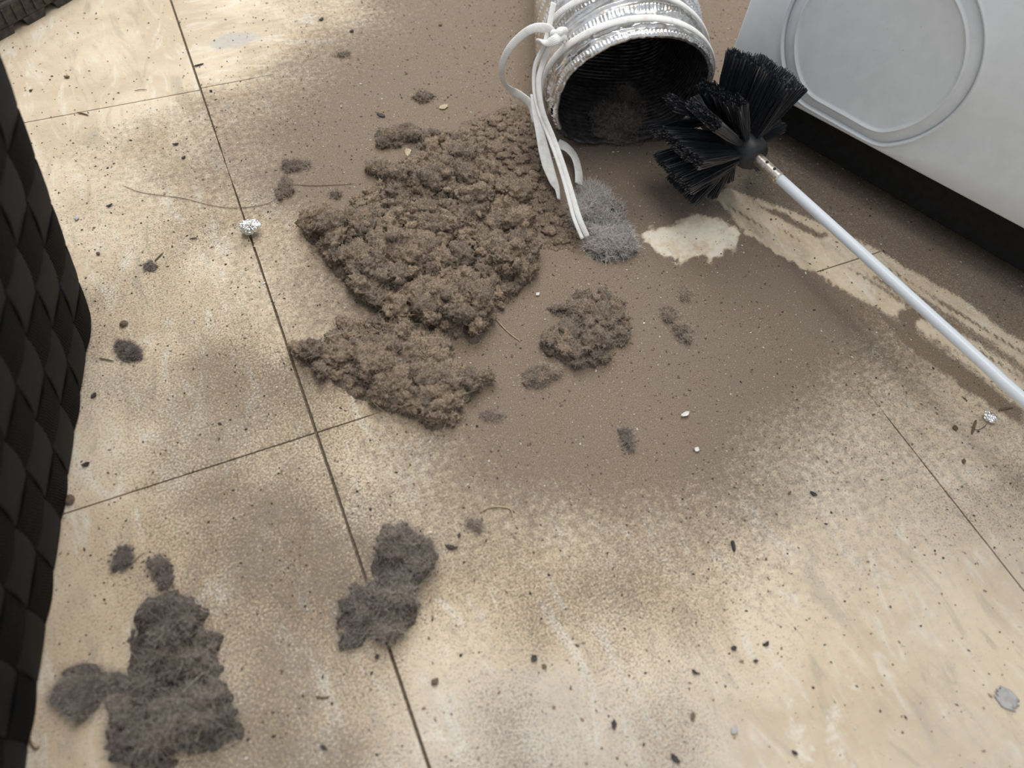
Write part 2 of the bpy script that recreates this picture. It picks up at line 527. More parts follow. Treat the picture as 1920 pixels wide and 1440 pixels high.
ja, jc = 0.0008, 0.00045          # half joints along the two directions
for i in range(-8, 10):
    for j in range(-5, 9):
        x0, y0 = i * T, j * T
        if x0 > 3.0 or y0 > 2.7: continue
        oy = 0.0022 if i >= 0 and j >= 1 else 0.0
        oy1 = 0.0022 if i >= 0 and j >= 0 else 0.0
        fine = -1 <= i <= 1 and -1 <= j <= 1
        me = tile_mesh(x0 + (ja if i == 0 else jc), y0 + jc + oy, x0 + T - (ja if i == -1 else jc), y0 + T - jc + oy1, 0.0022 if fine else 0.15)
        link('tile', me, TILE, floor)

# ------------------------------------------------------------------ dryer
A0 = np.array([0.3671, 0.1163, 0.0])
dryer = empty('tumble_dryer', (A0[0], A0[1], 0), math.atan2(-0.9169, 0.3992))
tag(dryer, 'white tumble dryer with a round knockout in its side, standing on a black plinth', 'dryer')
m = NT('white_enamel')
n = m.noise(90, 4, vec=m.obj()); sp = m.noise(420, 2, 0.5, vec=m.obj())
c = m.mix(m.ramp(n, 0.3, 0.7), (0.79, 0.82, 0.84), (0.84, 0.87, 0.89))
c = m.mix(m.ramp(sp, 0.76, 0.80, 0, 0.6), c, (0.3, 0.28, 0.26))
m.base(c); ENAMEL = m.set(0.38, 0, 0.45)
PLINTH = simple('black_plinth', (0.007, 0.0075, 0.0085), 0.6, spec=0.25, var=0.35, scale=200)


def zlow(x): return 0.0404 + 0.0243 * x


def rrect(ins, rad=0.008, k=8):
    xs, xe, zt = -0.0480 + ins, 0.55 - ins, 0.85 - ins
    pts = []
    c = [(xs + rad, zlow(xs) + ins + rad, 180, 270), (xe - rad, zlow(xe) + ins + rad, 270, 360), (xe - rad, zt - rad, 0, 90), (xs + rad, zt - rad, 90, 180)]
    for cx, cz, a0, a1 in c:
        for a in np.linspace(math.radians(a0), math.radians(a1), k):
            pts.append((cx + rad * math.cos(a), cz + rad * math.sin(a)))
    return np.array(pts)


PC = np.array([0.041, 0.099])


def ray_poly(phi, Q):
    d = np.array([math.cos(phi), math.sin(phi)]); best = None
    for i in range(len(Q)):
        a = Q[i] - PC; b = Q[(i + 1) % len(Q)] - PC; e = b - a
        den = d[0] * e[1] - d[1] * e[0]
        if abs(den) < 1e-14: continue
        t = (a[0] * e[1] - a[1] * e[0]) / den; s = (a[0] * d[1] - a[1] * d[0]) / den
        if t > 0 and -1e-9 <= s <= 1 + 1e-9 and (best is None or t > best): best = t
    return best


def pill(phi, R, flat):
    r = R
    s = -math.sin(phi)
    if s > 0.05:
        q = flat / s
        k = 0.004
        h = max(k - abs(r - q), 0) / k
        r = min(r, q) - h * h * k * 0.25
    return r


O0 = rrect(0.0)
phis = sorted(set([round(x, 5) for x in np.linspace(-math.pi, math.pi, 240, endpoint=False)] +
                  [round(math.atan2(*(p - PC)[::-1]), 5) for p in O0]))
rings = []
prof = [(0.0026, 0.0), (0.0018, -0.0007), (0.0009, -0.0010), (0.0003, 0.0002), (-0.0001, 0.0030), (-0.0007, 0.0032), (-0.0011, 0.0012), (-0.0072, 0.0010)]
PR, PF = 0.0602, 0.0523


def ring(rf, y): return [(PC[0] + rf(p) * math.cos(p), y, PC[1] + rf(p) * math.sin(p)) for p in phis]


for ins, y in ((0.0, 0.012), (0.0, 0.0030), (0.0009, 0.0009), (0.0022, 0.0)):
    Q = rrect(ins, 0.009)
    rings.append(ring(lambda p: ray_poly(p, Q), y))
Q = rrect(0.0022, 0.009)
for f in (0.5, 0.12):
    rings.append(ring(lambda p: (pill(p, PR, PF) + 0.0026) * (1 - f) + ray_poly(p, Q) * f, 0.0))
for off, y in prof:
    rings.append(ring(lambda p: pill(p, PR, PF) + off, y))
V = np.array(rings).reshape(-1, 3); k = len(phis)
me = mesh_np('side_panel', V, grid_faces(len(rings), k, True))
bm = bmesh.new(); bm.from_mesh(me); bmesh.ops.recalc_face_normals(bm, faces=bm.faces); bm.to_mesh(me); bm.free()
panel = link('side_panel', me, ENAMEL, dryer)
# knockout plate
prof2 = [(0.0, 0.0010), (-0.0006, 0.0001), (-0.0012, -0.0009), (-0.0017, -0.0008), (-0.0024, 0.0004), (-0.0040, 0.0007), (-0.03, 0.0006), (-0.0530, 0.0006)]
V = []
for off, y in prof2:
    for p in phis:
        r0 = pill(p, 0.0532, 0.0467)
        r = r0 + off if off > -0.01 else r0 * (1 + off / 0.0532)
        V.append((PC[0] + r * math.cos(p), y, PC[1] + r * math.sin(p)))
me = mesh_np('knockout_plate', np.array(V), grid_faces(len(prof2), k, True))
bm = bmesh.new(); bm.from_mesh(me); bmesh.ops.recalc_face_normals(bm, faces=bm.faces); bm.to_mesh(me); bm.free()
link('knockout_plate', me, ENAMEL, panel)
bm = bmesh.new(); add_box(bm, (-0.046, 0.006, 0.042), (0.546, 0.60, 0.848), 0.006); bm_obj('cabinet', bm, ENAMEL, dryer, False)
V = []
for x in np.linspace(-0.044, 0.545, 14):
    zt = zlow(x) + 0.003
    V += [(x, 0.0108, 0.0125), (x, 0.0100, 0.0137), (x, 0.0100, zt), (x, 0.014, zt + 0.001), (x, 0.59, zt + 0.001), (x, 0.59, 0.0125)]
F = grid_faces(14, 6, True).tolist() + [list(range(6)), list(range(13 * 6, 14 * 6))]
me = bpy.data.meshes.new('plinth'); me.from_pydata(V, [], F)
bm = bmesh.new(); bm.from_mesh(me); bmesh.ops.recalc_face_normals(bm, faces=bm.faces); bm.to_mesh(me); bm.free()
link('plinth', me, PLINTH, dryer)
for x, y in ((0.0, 0.06), (0.5, 0.06), (0.0, 0.53), (0.5, 0.53)):
    bm = bmesh.new()
    bmesh.ops.create_cone(bm, cap_ends=True, segments=20, radius1=0.02, radius2=0.017, depth=0.0135, matrix=Matrix.Translation((x, y, 0.00675)))
    bm_obj('foot', bm, PLINTH, dryer)

# ------------------------------------------------------------------ foil duct
m = NT('foil'); P = m.obj()
n = m.noise(130, 4, 0.6, vec=P)
m.base(m.mix(m.ramp(n, 0.42, 0.72, 0, 0.75), (0.87, 0.87, 0.87), (0.62, 0.56, 0.49)))
m.bump(m.noise(420, 3, 0.6, vec=P), 0.25, 0.001)
m.set(m.ramp(n, 0.3, 0.7, 0.22, 0.45), 1.0)
FOIL = m.m
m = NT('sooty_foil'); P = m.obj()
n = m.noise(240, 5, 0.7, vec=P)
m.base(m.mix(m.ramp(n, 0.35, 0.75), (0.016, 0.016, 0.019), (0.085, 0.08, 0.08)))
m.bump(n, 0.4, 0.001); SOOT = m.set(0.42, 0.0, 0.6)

DPATH = catmull([(.263, .146), (.2705, .178), (.283, .212), (.303, .257), (.336, .325), (.375, .40), (.415, .475)], 800)
DL = np.r_[0, np.cumsum(np.linalg.norm(np.diff(DPATH, axis=0), axis=1))]


def duct_pt(s, th, off=0.0):
    """s along the axis, th round it: 0 right, 90 top, 180 left"""
    s = np.asarray(s, dtype=float); th = np.asarray(th, dtype=float)
    sn, cs = np.sin(th), np.cos(th)
    g = sstep(0.0, 0.055, s)
    a = 0.0525 + 0.0035 * g + off
    up = 0.0455 + 0.0115 * g + off
    zc = 0.0505 + 0.0045 * g
    z = zc + np.where(sn > 0, up * sn, (zc - 0.0012 + off) * np.sign(sn) * np.abs(sn) ** 0.72)
    z = np.maximum(z, 0.0012 + 0.3 * (off + 0.003))
    x = a * np.sign(cs) * np.abs(cs) ** (1.0)
    x = np.where(sn < 0, a * np.sign(cs) * np.abs(cs) ** 0.72, x)
    ss = s - 0.17 * (z - 0.05) * (1 - sstep(0, 0.12, s))
    cx = np.interp(ss, DL, DPATH[:, 0]); cy = np.interp(ss, DL, DPATH[:, 1])
    e = 0.004
    tx = np.interp(ss + e, DL, DPATH[:, 0]) - np.interp(ss - e, DL, DPATH[:, 0])
    ty = np.interp(ss + e, DL, DPATH[:, 1]) - np.interp(ss - e, DL, DPATH[:, 1])
    neg = ss < e
    tx = np.where(neg, DPATH[20, 0] - DPATH[0, 0], tx); ty = np.where(neg, DPATH[20, 1] - DPATH[0, 1], ty)
    L = np.hypot(tx, ty); tx, ty = tx / L, ty / L
    ex = np.minimum(ss, 0)
    cx = cx + tx * ex; cy = cy + ty * ex
    return np.stack([cx + ty * x, cy - tx * x, z], -1)


def duct_mesh(name, off, s_arr, nth, outer):
    th = np.linspace(0, 2 * np.pi, nth, endpoint=False)
    Sg, Th = np.meshgrid(s_arr, th, indexing='ij')
    q = np.stack([np.cos(Th).ravel() * 2.2, np.sin(Th).ravel() * 2.2, Sg.ravel() * 60], 1)
    wob = (0.0016 * np.sin(Th + 0.8) + 0.0012 * np.sin(2 * Th + 2) + 0.0016 * fbm(q, 5, 2).reshape(Sg.shape)) * sstep(0, 0.01, Sg)
    sp = Sg + wob
    pitch = 0.0046
    ph = (sp / pitch) % 1.0
    rid = np.abs(ph - 0.5) * 2
    rid = rid ** 1.4
    if outer:
        band = np.zeros_like(sp)
        for a, b in ((-0.002, 0.0055), (0.0185, 0.0235), (0.0325, 0.0375), (0.0462, 0.052), (0.062, 0.067), (0.08, 0.086)):
            band = np.maximum(band, sstep(a, a + 0.0008, sp) * (1 - sstep(b - 0.0008, b, sp)))
        tooth = np.sign(np.sin(Th * 132)) * 0.5 + 0.5
        q2 = np.stack([np.cos(Th).ravel() * 9, np.sin(Th).ravel() * 9, Sg.ravel() * 260], 1)
        cr = fbm(q2, 41, 3).reshape(Sg.shape)
        o = off + 0.0019 * (rid - 0.5) * (1 - 0.55 * band) + 0.00075 * tooth * band
        o = o + 0.0016 * cr * sstep(0.004, 0.008, sp) * (1 - sstep(0.018, 0.026, sp)) + 0.0004 * cr
        lf = np.exp(-((Th - 3.45) / 0.38) ** 2) * (1 - sstep(0.006, 0.02, Sg))
        o = o + 0.004 * cr * lf
        Ss = Sg + (0.0016 * cr + 0.006 * cr * lf) * (1 - sstep(0, 0.010, Sg))
    else:
        q2 = np.stack([np.cos(Th).ravel() * 9, np.sin(Th).ravel() * 9, Sg.ravel() * 260], 1)
        cr = fbm(q2, 41, 3).reshape(Sg.shape)
        o = off + 0.0016 * (rid - 0.5) * sstep(0, 0.004, Sg)
        Ss = Sg + 0.0016 * cr * (1 - sstep(0, 0.010, Sg))
    V = duct_pt(Ss.ravel(), Th.ravel(), o.ravel())
    me = mesh_np(name, V, grid_faces(len(s_arr), nth, True))
    bm = bmesh.new(); bm.from_mesh(me); bmesh.ops.recalc_face_normals(bm, faces=bm.faces); bm.to_mesh(me); bm.free()
    return me


duct = empty('foil_duct', (0.263, 0.146, 0))
tag(duct, 'crumpled silver foil dryer duct lying on the floor with its sooty mouth open', 'duct')
duct_inv = Matrix.Translation((-0.263, -0.146, 0))


def dpart(name, me, mat, parent=None, root=duct, inv=duct_inv):
    me.transform(inv)
    return link(name, me, mat, parent if parent is not None else root)


s_out = np.r_[np.arange(0, 0.10, 0.0008), np.arange(0.10, 0.34, 0.0022)]
wall = dpart('foil_wall', duct_mesh('foil_wall', 0.0, s_out, 528, True), FOIL)
s_in = np.r_[np.arange(0, 0.16, 0.00115), np.arange(0.16, 0.34, 0.004)]
dpart('inner_lining', duct_mesh('inner_lining', -0.0022, s_in, 200, False), SOOT)
# rim: folded lip between wall and lining
th = np.linspace(0, 2 * np.pi, 400, endpoint=False)
q2 = np.stack([np.cos(th) * 9, np.sin(th) * 9, th * 0], 1); cr = fbm(q2, 41, 3)
R_ = []
for o_, s_ in ((-0.0026, 0.0022), (-0.0024, 0.0002), (-0.0012, -0.0009), (0.0004, -0.0004), (0.0011, 0.0016)):
    tooth = (np.sign(np.sin(th * 132)) * 0.5 + 0.5) * 0.0004
    R_.append(duct_pt(s_ + 0.0016 * cr, th, o_ + tooth * (s_ > 0.001)))
me = mesh_np('rim', np.array(R_).reshape(-1, 3), grid_faces(5, 400, True))
bm = bmesh.new(); bm.from_mesh(me); bmesh.ops.recalc_face_normals(bm, faces=bm.faces); bm.to_mesh(me); bm.free()
me.materials.append(FOIL); me.materials.append(SOOT)
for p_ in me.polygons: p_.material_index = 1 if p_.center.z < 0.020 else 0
dpart('rim', me, FOIL, None)

# ------------------------------------------------------------------ white flat cord tied round the duct
m = NT('white_cord'); U = m.uv()
w1 = m.node('ShaderNodeTexWave', wave_type='BANDS', bands_direction='DIAGONAL')
m.link(m.scaled(U, (9.0, 700.0, 1)), w1.inputs['Vector']); w1.inputs['Scale'].default_value = 1.0
n = m.noise(160, 4, 0.6, vec=m.obj())
m.base(m.mix(m.ramp(n, 0.42, 0.75, 0, 0.7), (0.90, 0.895, 0.87), (0.70, 0.65, 0.57)))
m.bump(w1.outputs['Fac'], 0.4, 0.0007)
CORD = m.set(0.7, 0, 0.3)
cord = empty('tie_cord', (0.235, 0.2, 0))
tag(cord, 'flat white braided cord wound twice round the foil duct, its tails hanging to the floor', 'cord')
cinv = Matrix.Translation((-0.235, -0.2, 0))


def cpart(name, me, parent=None):
    me.transform(cinv); return link(name, me, CORD, parent if parent else cord)


def wrap(name, ctrl, w=0.0056, h=0.0020):
    c = np.array(ctrl, dtype=float)
    g = catmull(c, 160)
    th = np.radians(g[:, 0]); s = g[:, 1]
    Pp = duct_pt(s, th, 0.0030)
    Nn = duct_pt(s, th, 0.012) - duct_pt(s, th, 0.0)
    cpart(name, sweep(name, Pp, Nn, ell(w, h)))


wrap('wrap', [(-60, .006), (-20, .0055), (10, .006), (45, .007), (90, .0105), (130, .014), (160, .018), (190, .022), (215, .022)])
wrap('wrap', [(-60, .030), (-20, .024), (10, .020), (40, .021), (70, .0245), (100, .029), (125, .034), (145, .037), (158, .038)])


def free(name, pts, w=0.0052, h=0.0018, nrm=(0.2, -0.5, 0.8), k=90, ws=None):
    Pp = catmull([at(u, v, z) for u, v, z in pts], k)
    sec = ell(w, h)
    if ws is not None:
        f = np.interp(np.linspace(0, 1, k), np.linspace(0, 1, len(ws)), ws)
        sec = np.repeat(sec[None], k, 0) * np.stack([f, np.ones(k)], -1)[:, None, :]
    cpart(name, sweep(name, Pp, np.array(nrm, dtype=float), sec))


# loop on the left
free('loop', [(1036, 78, .082), (1034, 60, .088), (1018, 52, .090), (996, 55, .088), (972, 72, .080), (952, 96, .070), (941, 124, .058), (943, 150, .046),
              (957, 168, .036), (978, 181, .030), (996, 198, .026), (1004, 228, .022)], 0.0056, 0.0016, (-0.75, -0.35, 0.55))
free('tail', [(1028, 76, .084), (1018, 92, .080), (1005, 118, .073), (1001, 145, .066), (1003, 180, .058), (1012, 216, .050), (1028, 255, .041),
              (1043, 295, .034), (1056, 335, .027), (1066, 372, .021), (1077, 412, .015), (1092, 448, .008)], 0.0036, 0.0018, (0.5, -0.5, 0.7), 110)
free('tail', [(1034, 80, .084), (1026, 98, .079), (1016, 125, .072), (1010, 150, .066), (1012, 185, .058), (1020, 218, .050), (1036, 256, .041),
              (1051, 296, .034), (1064, 336, .027), (1075, 373, .021), (1087, 411, .015), (1101, 444, .008)], 0.0036, 0.0018, (-0.3, -0.6, 0.7), 110)
free('frayed_tail', [(1000, 178, .034), (1004, 210, .028), (1013, 250, .022), (1020, 282, .016), (1028, 312, .010), (1038, 340, .006), (1045, 356, .004), (1048, 374, .003)],
     0.0085, 0.0014, (0.2, -0.7, 0.6), 70, (0.6, 0.7, 0.9, 1.1, 1.15, 0.9, 0.5, 0.35))
free('tail_end', [(1046, 268, .012), (1064, 278, .010), (1078, 296, .008), (1085, 322, .007), (1086, 346, .006)], 0.0075, 0.0014, (0.3, -0.5, 0.7), 40)
free('tip', [(1024, 78, .084), (1028, 58, .088), (1033, 32, .093), (1038, 6, .098)], 0.0044, 0.0018, (0.3, -0.6, 0.6), 30)
# knot
free('knot', [(1012, 78, .080), (1024, 80, .086), (1040, 76, .089), (1050, 68, .087), (1058, 66, .083)], 0.0062, 0.0030, (0.1, -0.6, 0.7), 40)
free('knot', [(1036, 62, .088), (1046, 62, .090), (1052, 58, .088), (1060, 58, .084)], 0.0050, 0.0040, (0.1, -0.6, 0.7), 30)

# ------------------------------------------------------------------ brush
m = NT('bristle'); n = m.noise(700, 3, vec=m.obj())
m.base(m.mix(m.ramp(m.math('ADD', m.attr('tone'), m.math('MULTIPLY', n, 0.25)), 0.55, 1.15), (0.032, 0.035, 0.043), (0.30, 0.29, 0.28)))
BRIS = m.set(0.33, 0, 0.85)
BLACKP = simple('black_rubber', (0.022, 0.024, 0.028), 0.5, var=0.3, scale=150)
NYLON = NT('white_nylon')
n = NYLON.noise(40, 3, vec=NYLON.obj()); NYLON.base(NYLON.mix(n, (0.74, 0.80, 0.86), (0.80, 0.85, 0.89)))
NYLON.b.inputs['Subsurface Weight'].default_value = 0.25; NYLON.b.inputs['Subsurface Radius'].default_value = (0.004, 0.004, 0.004)
NYLON.b.inputs['Subsurface Scale'].default_value = 1.0
NYLON.set(0.28, 0, 0.5)
METAL = simple('brushed_ferrule', (0.72, 0.66, 0.56), 0.3, 1.0, var=0.2, scale=400)

H0 = np.array([.3101, .074, .0455]); AX = np.array([-.145, .99, 0.0]); AX /= np.linalg.norm(AX)
E1 = np.array([AX[1], -AX[0], 0.0]); E2 = np.array([0, 0, 1.0])
brush = empty('vent_brush', (H0[0], H0[1], 0))
tag(brush, 'black round vent brush on a white nylon rod, lying at the duct mouth', 'brush')
binv = Matrix.Translation((-H0[0], -H0[1], 0))


def bpart(name, me, mat, parent=None):
    me.transform(binv); return link(name, me, mat, parent if parent else brush)


def lathe(name, prof, seg=40):
    a = np.linspace(0, 2 * np.pi, seg, endpoint=False)
    V = []
    for s, r in prof:
        V.append(H0 + AX * s + r * (np.cos(a)[:, None] * E1 + np.sin(a)[:, None] * E2))
    me = bpy.data.meshes.new(name)
    F = grid_faces(len(prof), seg, True).tolist() + [list(range(seg)), list(range((len(prof) - 1) * seg, len(prof) * seg))]
    me.from_pydata(np.array(V).reshape(-1, 3).tolist(), [], F)
    me.polygons.foreach_set('use_smooth', np.full(len(me.polygons), True))
    bm = bmesh.new(); bm.from_mesh(me); bmesh.ops.recalc_face_normals(bm, faces=bm.faces); bm.to_mesh(me); bm.free()
    return me


hub = bpart('hub', lathe('hub', [(-0.008, 0.0055), (-0.0075, 0.0085), (-0.004, 0.0105), (0.0, 0.0112), (0.005, 0.0112), (0.008, 0.0098), (0.03, 0.0095), (0.048, 0.009), (0.054, 0.0075), (0.057, 0.004)]), BLACKP)


def tuft(phi, s_root, s_end, R, n, width, lean=0.0, thick=0.0045):
    """a bundle of bristles: root point on the hub, ends spread over width (along the axis)"""
    t = rng.uniform(-0.5, 0.5, n); q = np.clip(rng.normal(0, 0.5, n), -0.8, 0.8)
    ca, sa = math.cos(phi), math.sin(phi)
    rad = ca * E1 + sa * E2; tan = -sa * E1 + ca * E2
    A = H0 + AX * (s_root + t[:, None] * 0.006) + rad * 0.009 + tan * (q[:, None] * 0.0014)
    ln = 0.94 * R * (1 + rng.normal(0, 0.012, n))
    B = H0 + AX * (s_end + t[:, None] * width + rng.normal(0, 0.0008, n)[:, None]) + rad * ln[:, None] + tan * ((lean + q * thick)[:, None])
    B[:, 2] = np.maximum(B[:, 2], 0.0012 + np.abs(rng.normal(0, 0.001, n)))
    Mm = 0.5 * (A + B) + rng.normal(0, 0.0006, (n, 3)) + tan * (lean * -0.12)
    Mm[:, 2] = np.maximum(Mm[:, 2], 0.002)
    rr = 0.00030
    V = np.empty((n, 3, 3, 3))
    for j, C_ in enumerate((A, Mm, B)):
        for k_ in range(3):
            an = 2 * math.pi * k_ / 3
            V[:, j, k_] = C_ + rr * (math.cos(an) * AX + math.sin(an) * tan)
    base = (np.arange(n) * 9)[:, None]
    F = []
    for j in range(2):
        for k_ in range(3):
            F.append(base + np.array([[j * 3 + k_, j * 3 + (k_ + 1) % 3, (j + 1) * 3 + (k_ + 1) % 3, (j + 1) * 3 + k_]]))
    F.append(base + np.array([[6, 7, 8, 8]]))
    F = np.vstack(F[:-1])
    me = mesh_np('tuft', V.reshape(-1, 3), F, False)
    tone = np.zeros((n, 3, 3)); tone[:, 2] = (rng.random(n) ** 2 * 0.9 + 0.1)[:, None]; tone[:, 1] = (rng.random(n) * 0.25)[:, None]
    attr_f(me, 'tone', tone.ravel())
    return me


TUFTS = [  # phi, root s, end s, radius, spread, lean
    (84, .002, -.002, .052, .012, 0), (86, .012, .012, .053, .013, 0), (88, .024, .026, .052, .013, 0), (90, .034, .037, .050, .010, 0),
    (60, .004, .002, .050, .012, 0), (58, .016, .014, .051, .012, 0), (62, .028, .028, .050, .012, 0),
    (24, .010, .020, .050, .014, 0), (20, .022, .034, .049, .012, 0), (-8, .006, .016, .047, .012, 0), (-10, .022, .032, .046, .012, 0),
    (118, .004, .006, .050, .010, 0.001), (120, .013, .014, .050, .009, 0.002), (121, .021, .022, .050, .010, 0.002), (124, .030, .030, .049, .010, 0.002),
    (141, .004, .008, .053, .016, 0), (141, .006, .022, .052, .016, 0),
    (168, .000, .002, .052, .012, 0), (170, .004, .014, .052, .013, 0), (172, .020, .030, .050, .014, 0),
    (195, .000, .004, .051, .011, 0), (197, .010, .017, .051, .012, 0), (199, .022, .031, .050, .013, 0),
    (222, .006, .006, .050, .013, 0), (224, .022, .022, .050, .014, 0), (255, .010, .012, .044, .014, 0), (285, .018, .02, .044, .016, 0), (315, .012, .014, .046, .016, 0),
    (150, .036, .042, .048, .010, 0), (180, .038, .044, .048, .010, 0), (40, .038, .042, .048, .010, 0)]
for ph_, sr, se, R, wd, ln in TUFTS:
    bpart('tuft', tuft(math.radians(ph_), sr, se, R, 300, wd, ln), BRIS)
# ferrule and rod
FER = catmull([H0 - AX * 0.006, H0 - AX * 0.014, H0 - AX * 0.022, H0 - AX * 0.0285], 12)
ferr = bpart('ferrule', sweep('ferrule', FER, E2, ell(0.0078, 0.0078, 28)), METAL)
for s_ in (0.0155, 0.0225):
    me = sweep('crimp_dimple', np.array([H0 - AX * s_ + (0.0034) * np.array([-0.25, -0.1, 0.96]), H0 - AX * s_ + 0.0041 * np.array([-0.25, -0.1, 0.96])]), AX, ell(0.0020, 0.0020, 12))
    bpart('crimp_dimple', me, BLACKP, ferr)
rod_pts = [H0 - AX * 0.026, H0 - AX * 0.06, H0 - AX * 0.12, H0 - AX * 0.19, H0 - AX * 0.212, H0 - AX * 0.30 + np.array([0.004, 0, 0]), H0 - AX * 0.42 + np.array([0.01, 0, 0.004])]
bpart('rod', sweep('rod', catmull(rod_pts, 60), E2, ell(0.0064, 0.0064, 28)), NYLON.m)

# ------------------------------------------------------------------ woven basket
m = NT('black_webbing'); U = m.uv()
w1 = m.node('ShaderNodeTexWave', wave_type='BANDS', bands_direction='Y'); m.link(m.scaled(U, (1.0, 520.0, 1)), w1.inputs['Vector']); w1.inputs['Scale'].default_value = 1.0
w1.inputs['Distortion'].default_value = 1.5
n = m.noise(500, 3, vec=m.obj())
m.base(m.mix(m.ramp(n, 0.35, 0.75), (0.0032, 0.0036, 0.0048), (0.0075, 0.0082, 0.0105))); m.bump(m.math('ADD', w1.outputs['Fac'], n), 0.6, 0.0012)
WEBV = m.set(0.65, 0, 0.22)
m = NT('black_webbing_rough'); U = m.uv()
w1 = m.node('ShaderNodeTexWave', wave_type='BANDS', bands_direction='DIAGONAL'); m.link(m.scaled(U, (12.0, 420.0, 1)), w1.inputs['Vector']); w1.inputs['Scale'].default_value = 1.0
n = m.noise(700, 3, vec=m.obj())
m.base(m.mix(m.ramp(n, 0.35, 0.8), (0.0018, 0.0019, 0.0024), (0.005, 0.0052, 0.006))); m.bump(m.math('ADD', w1.outputs['Fac'], n), 0.9, 0.0016)
WEBH = m.set(0.8, 0, 0.15)

bx = np.array([-0.2302, -0.9731]); bo = np.array([0.9731, -0.2302])      # along the near face / outwards from it
CORN = np.array([-0.0965, 0.1240])
LX, LY, HB, LEAN = 0.338, 0.26, 0.235, 0.122
BC = CORN + bx * LX / 2 - bo * LY / 2
basket = empty('woven_basket', (BC[0], BC[1], 0), math.atan2(bo[1], bo[0]))
# local X = bo (outwards), local Y = -bx
tag(basket, 'black basket woven from wide webbing straps, at the left edge of the floor', 'basket')
PITCH = 0.0256
hx0, hy0 = LY / 2, LX / 2


def bpath(z, off, n=420):
    """rounded rectangle outline at height z; returns points, outward normals and a running strap index"""
    hx, hy = hx0 + LEAN * z, hy0 + LEAN * z
    r = 0.007
    P_, N_, I_ = [], [], []
    base_i = 0.0
    for f in range(4):
        a = math.pi / 2 * f
        c_, s_ = math.cos(a), math.sin(a)
        ha, hb = (hx, hy) if f % 2 == 0 else (hy, hx)
        cnt = round((hy0 if f % 2 == 0 else hx0) * 2 / PITCH)
        for t in np.linspace(-1, 1, cnt * 10, endpoint=False):
            y = t * (hb - r)
            P_.append((c_ * ha - s_ * y, s_ * ha + c_ * y)); N_.append((c_, s_)); I_.append(base_i + (t + 1) / 2 * cnt - 0.5)
        base_i += cnt
        for q_ in np.linspace(0, math.pi / 2, 5)[0:-1]:
            cx, cy = ha - r, hb - r
            x_, y_ = cx + r * math.cos(q_), cy + r * math.sin(q_)
            P_.append((c_ * x_ - s_ * y_, s_ * x_ + c_ * y_)); N_.append((math.cos(a + q_), math.sin(a + q_))); I_.append(base_i - 0.5)
    return np.array(P_), np.array(N_), np.array(I_)


NR = int(HB / PITCH)
AMP = 0.0012
XS = np.array([(-0.5, 0), (-0.46, .5), (-0.2, .75), (0.2, .75), (0.46, .5), (0.5, 0), (0.46, -.5), (0, -.75), (-0.46, -.5)])
WST = 0.0248
for j in range(NR):
    zc = 0.0128 + PITCH * j
    ringV = []
    for xw, xh in XS:
        z = zc + xw * WST
        P_, N_, I_ = bpath(z, 0)
        o = AMP * np.cos(np.pi * (I_ + j)) + 0.0009 * xh
        ringV.append(np.c_[P_ + N_ * o[:, None], np.full(len(P_), z)])
    Vv = np.stack(ringV, 1); n_, k_ = Vv.shape[:2]
    I0 = np.arange(n_); J0 = np.arange(k_)
    II, JJ = np.meshgrid(I0, J0, indexing='ij'); II = II.ravel(); JJ = JJ.ravel()
    F = np.stack([II * k_ + JJ, ((II + 1) % n_) * k_ + JJ, ((II + 1) % n_) * k_ + (JJ + 1) % k_, II * k_ + (JJ + 1) % k_], 1)
    me = mesh_np('strap', Vv.reshape(-1, 3), F)
    set_uv(me, np.stack([np.tile(np.arange(k_) / k_, n_), np.repeat(np.arange(n_) * PITCH / 10, k_)], 1))
    link('strap', me, WEBH, basket)
kk = 0
for f in range(4):
    a = math.pi / 2 * f; c_, s_ = math.cos(a), math.sin(a)
    half = hy0 if f % 2 == 0 else hx0
    cnt = round(half * 2 / PITCH)
    for i in range(cnt):
        t = ((i + 0.5) / cnt) * 2 - 1
        zz = np.linspace(0.0008, HB, NR * 8)
        rows = []
        for z in zz:
            ha, hb = ((hx0, hy0) if f % 2 == 0 else (hy0, hx0)); ha += LEAN * z; hb += LEAN * z
            o = -AMP * math.cos(math.pi * (kk + (z - 0.0128) / PITCH))
            w = WST * hb / half
            rows.append([(c_ * (ha + o + 0.0009 * xh) - s_ * (t * (hb - 0.007) + xw * w), s_ * (ha + o + 0.0009 * xh) + c_ * (t * (hb - 0.007) + xw * w), z) for xw, xh in XS])
        Vv = np.array(rows); n_, k_ = Vv.shape[:2]
        me = mesh_np('strap', Vv.reshape(-1, 3), grid_faces(n_, k_, True))
        set_uv(me, np.stack([np.tile(np.arange(k_) / k_, n_), np.repeat(zz, k_)], 1))
        link('strap', me, WEBV, basket)
        kk += 1
# inner liner
V = []
for z, o in ((0.001, -0.0035), (HB - 0.004, -0.0035)):
    hx, hy = hx0 + LEAN * z + o, hy0 + LEAN * z + o
    V += [(-hx, -hy, z), (hx, -hy, z), (hx, hy, z), (-hx, hy, z)]
me = bpy.data.meshes.new('liner'); me.from_pydata(V, [], [(0, 1, 2, 3), (0, 1, 5, 4), (1, 2, 6, 5), (2, 3, 7, 6), (3, 0, 4, 7)])
link('liner', me, WEBH, basket)
# rim band
ring = []
for z, o in ((HB - 0.012, 0.0022), (HB + 0.004, 0.0026), (HB + 0.007, 0.0), (HB + 0.004, -0.003), (HB - 0.012, -0.0045)):
    P_, N_, I_ = bpath(z, 0); ring.append(np.c_[P_ + N_ * o, np.full(len(P_), z)])
Vv = np.array(ring)
me = mesh_np('rim_band', Vv.reshape(-1, 3), grid_faces(5, Vv.shape[1], True)); link('rim_band', me, WEBH, basket)

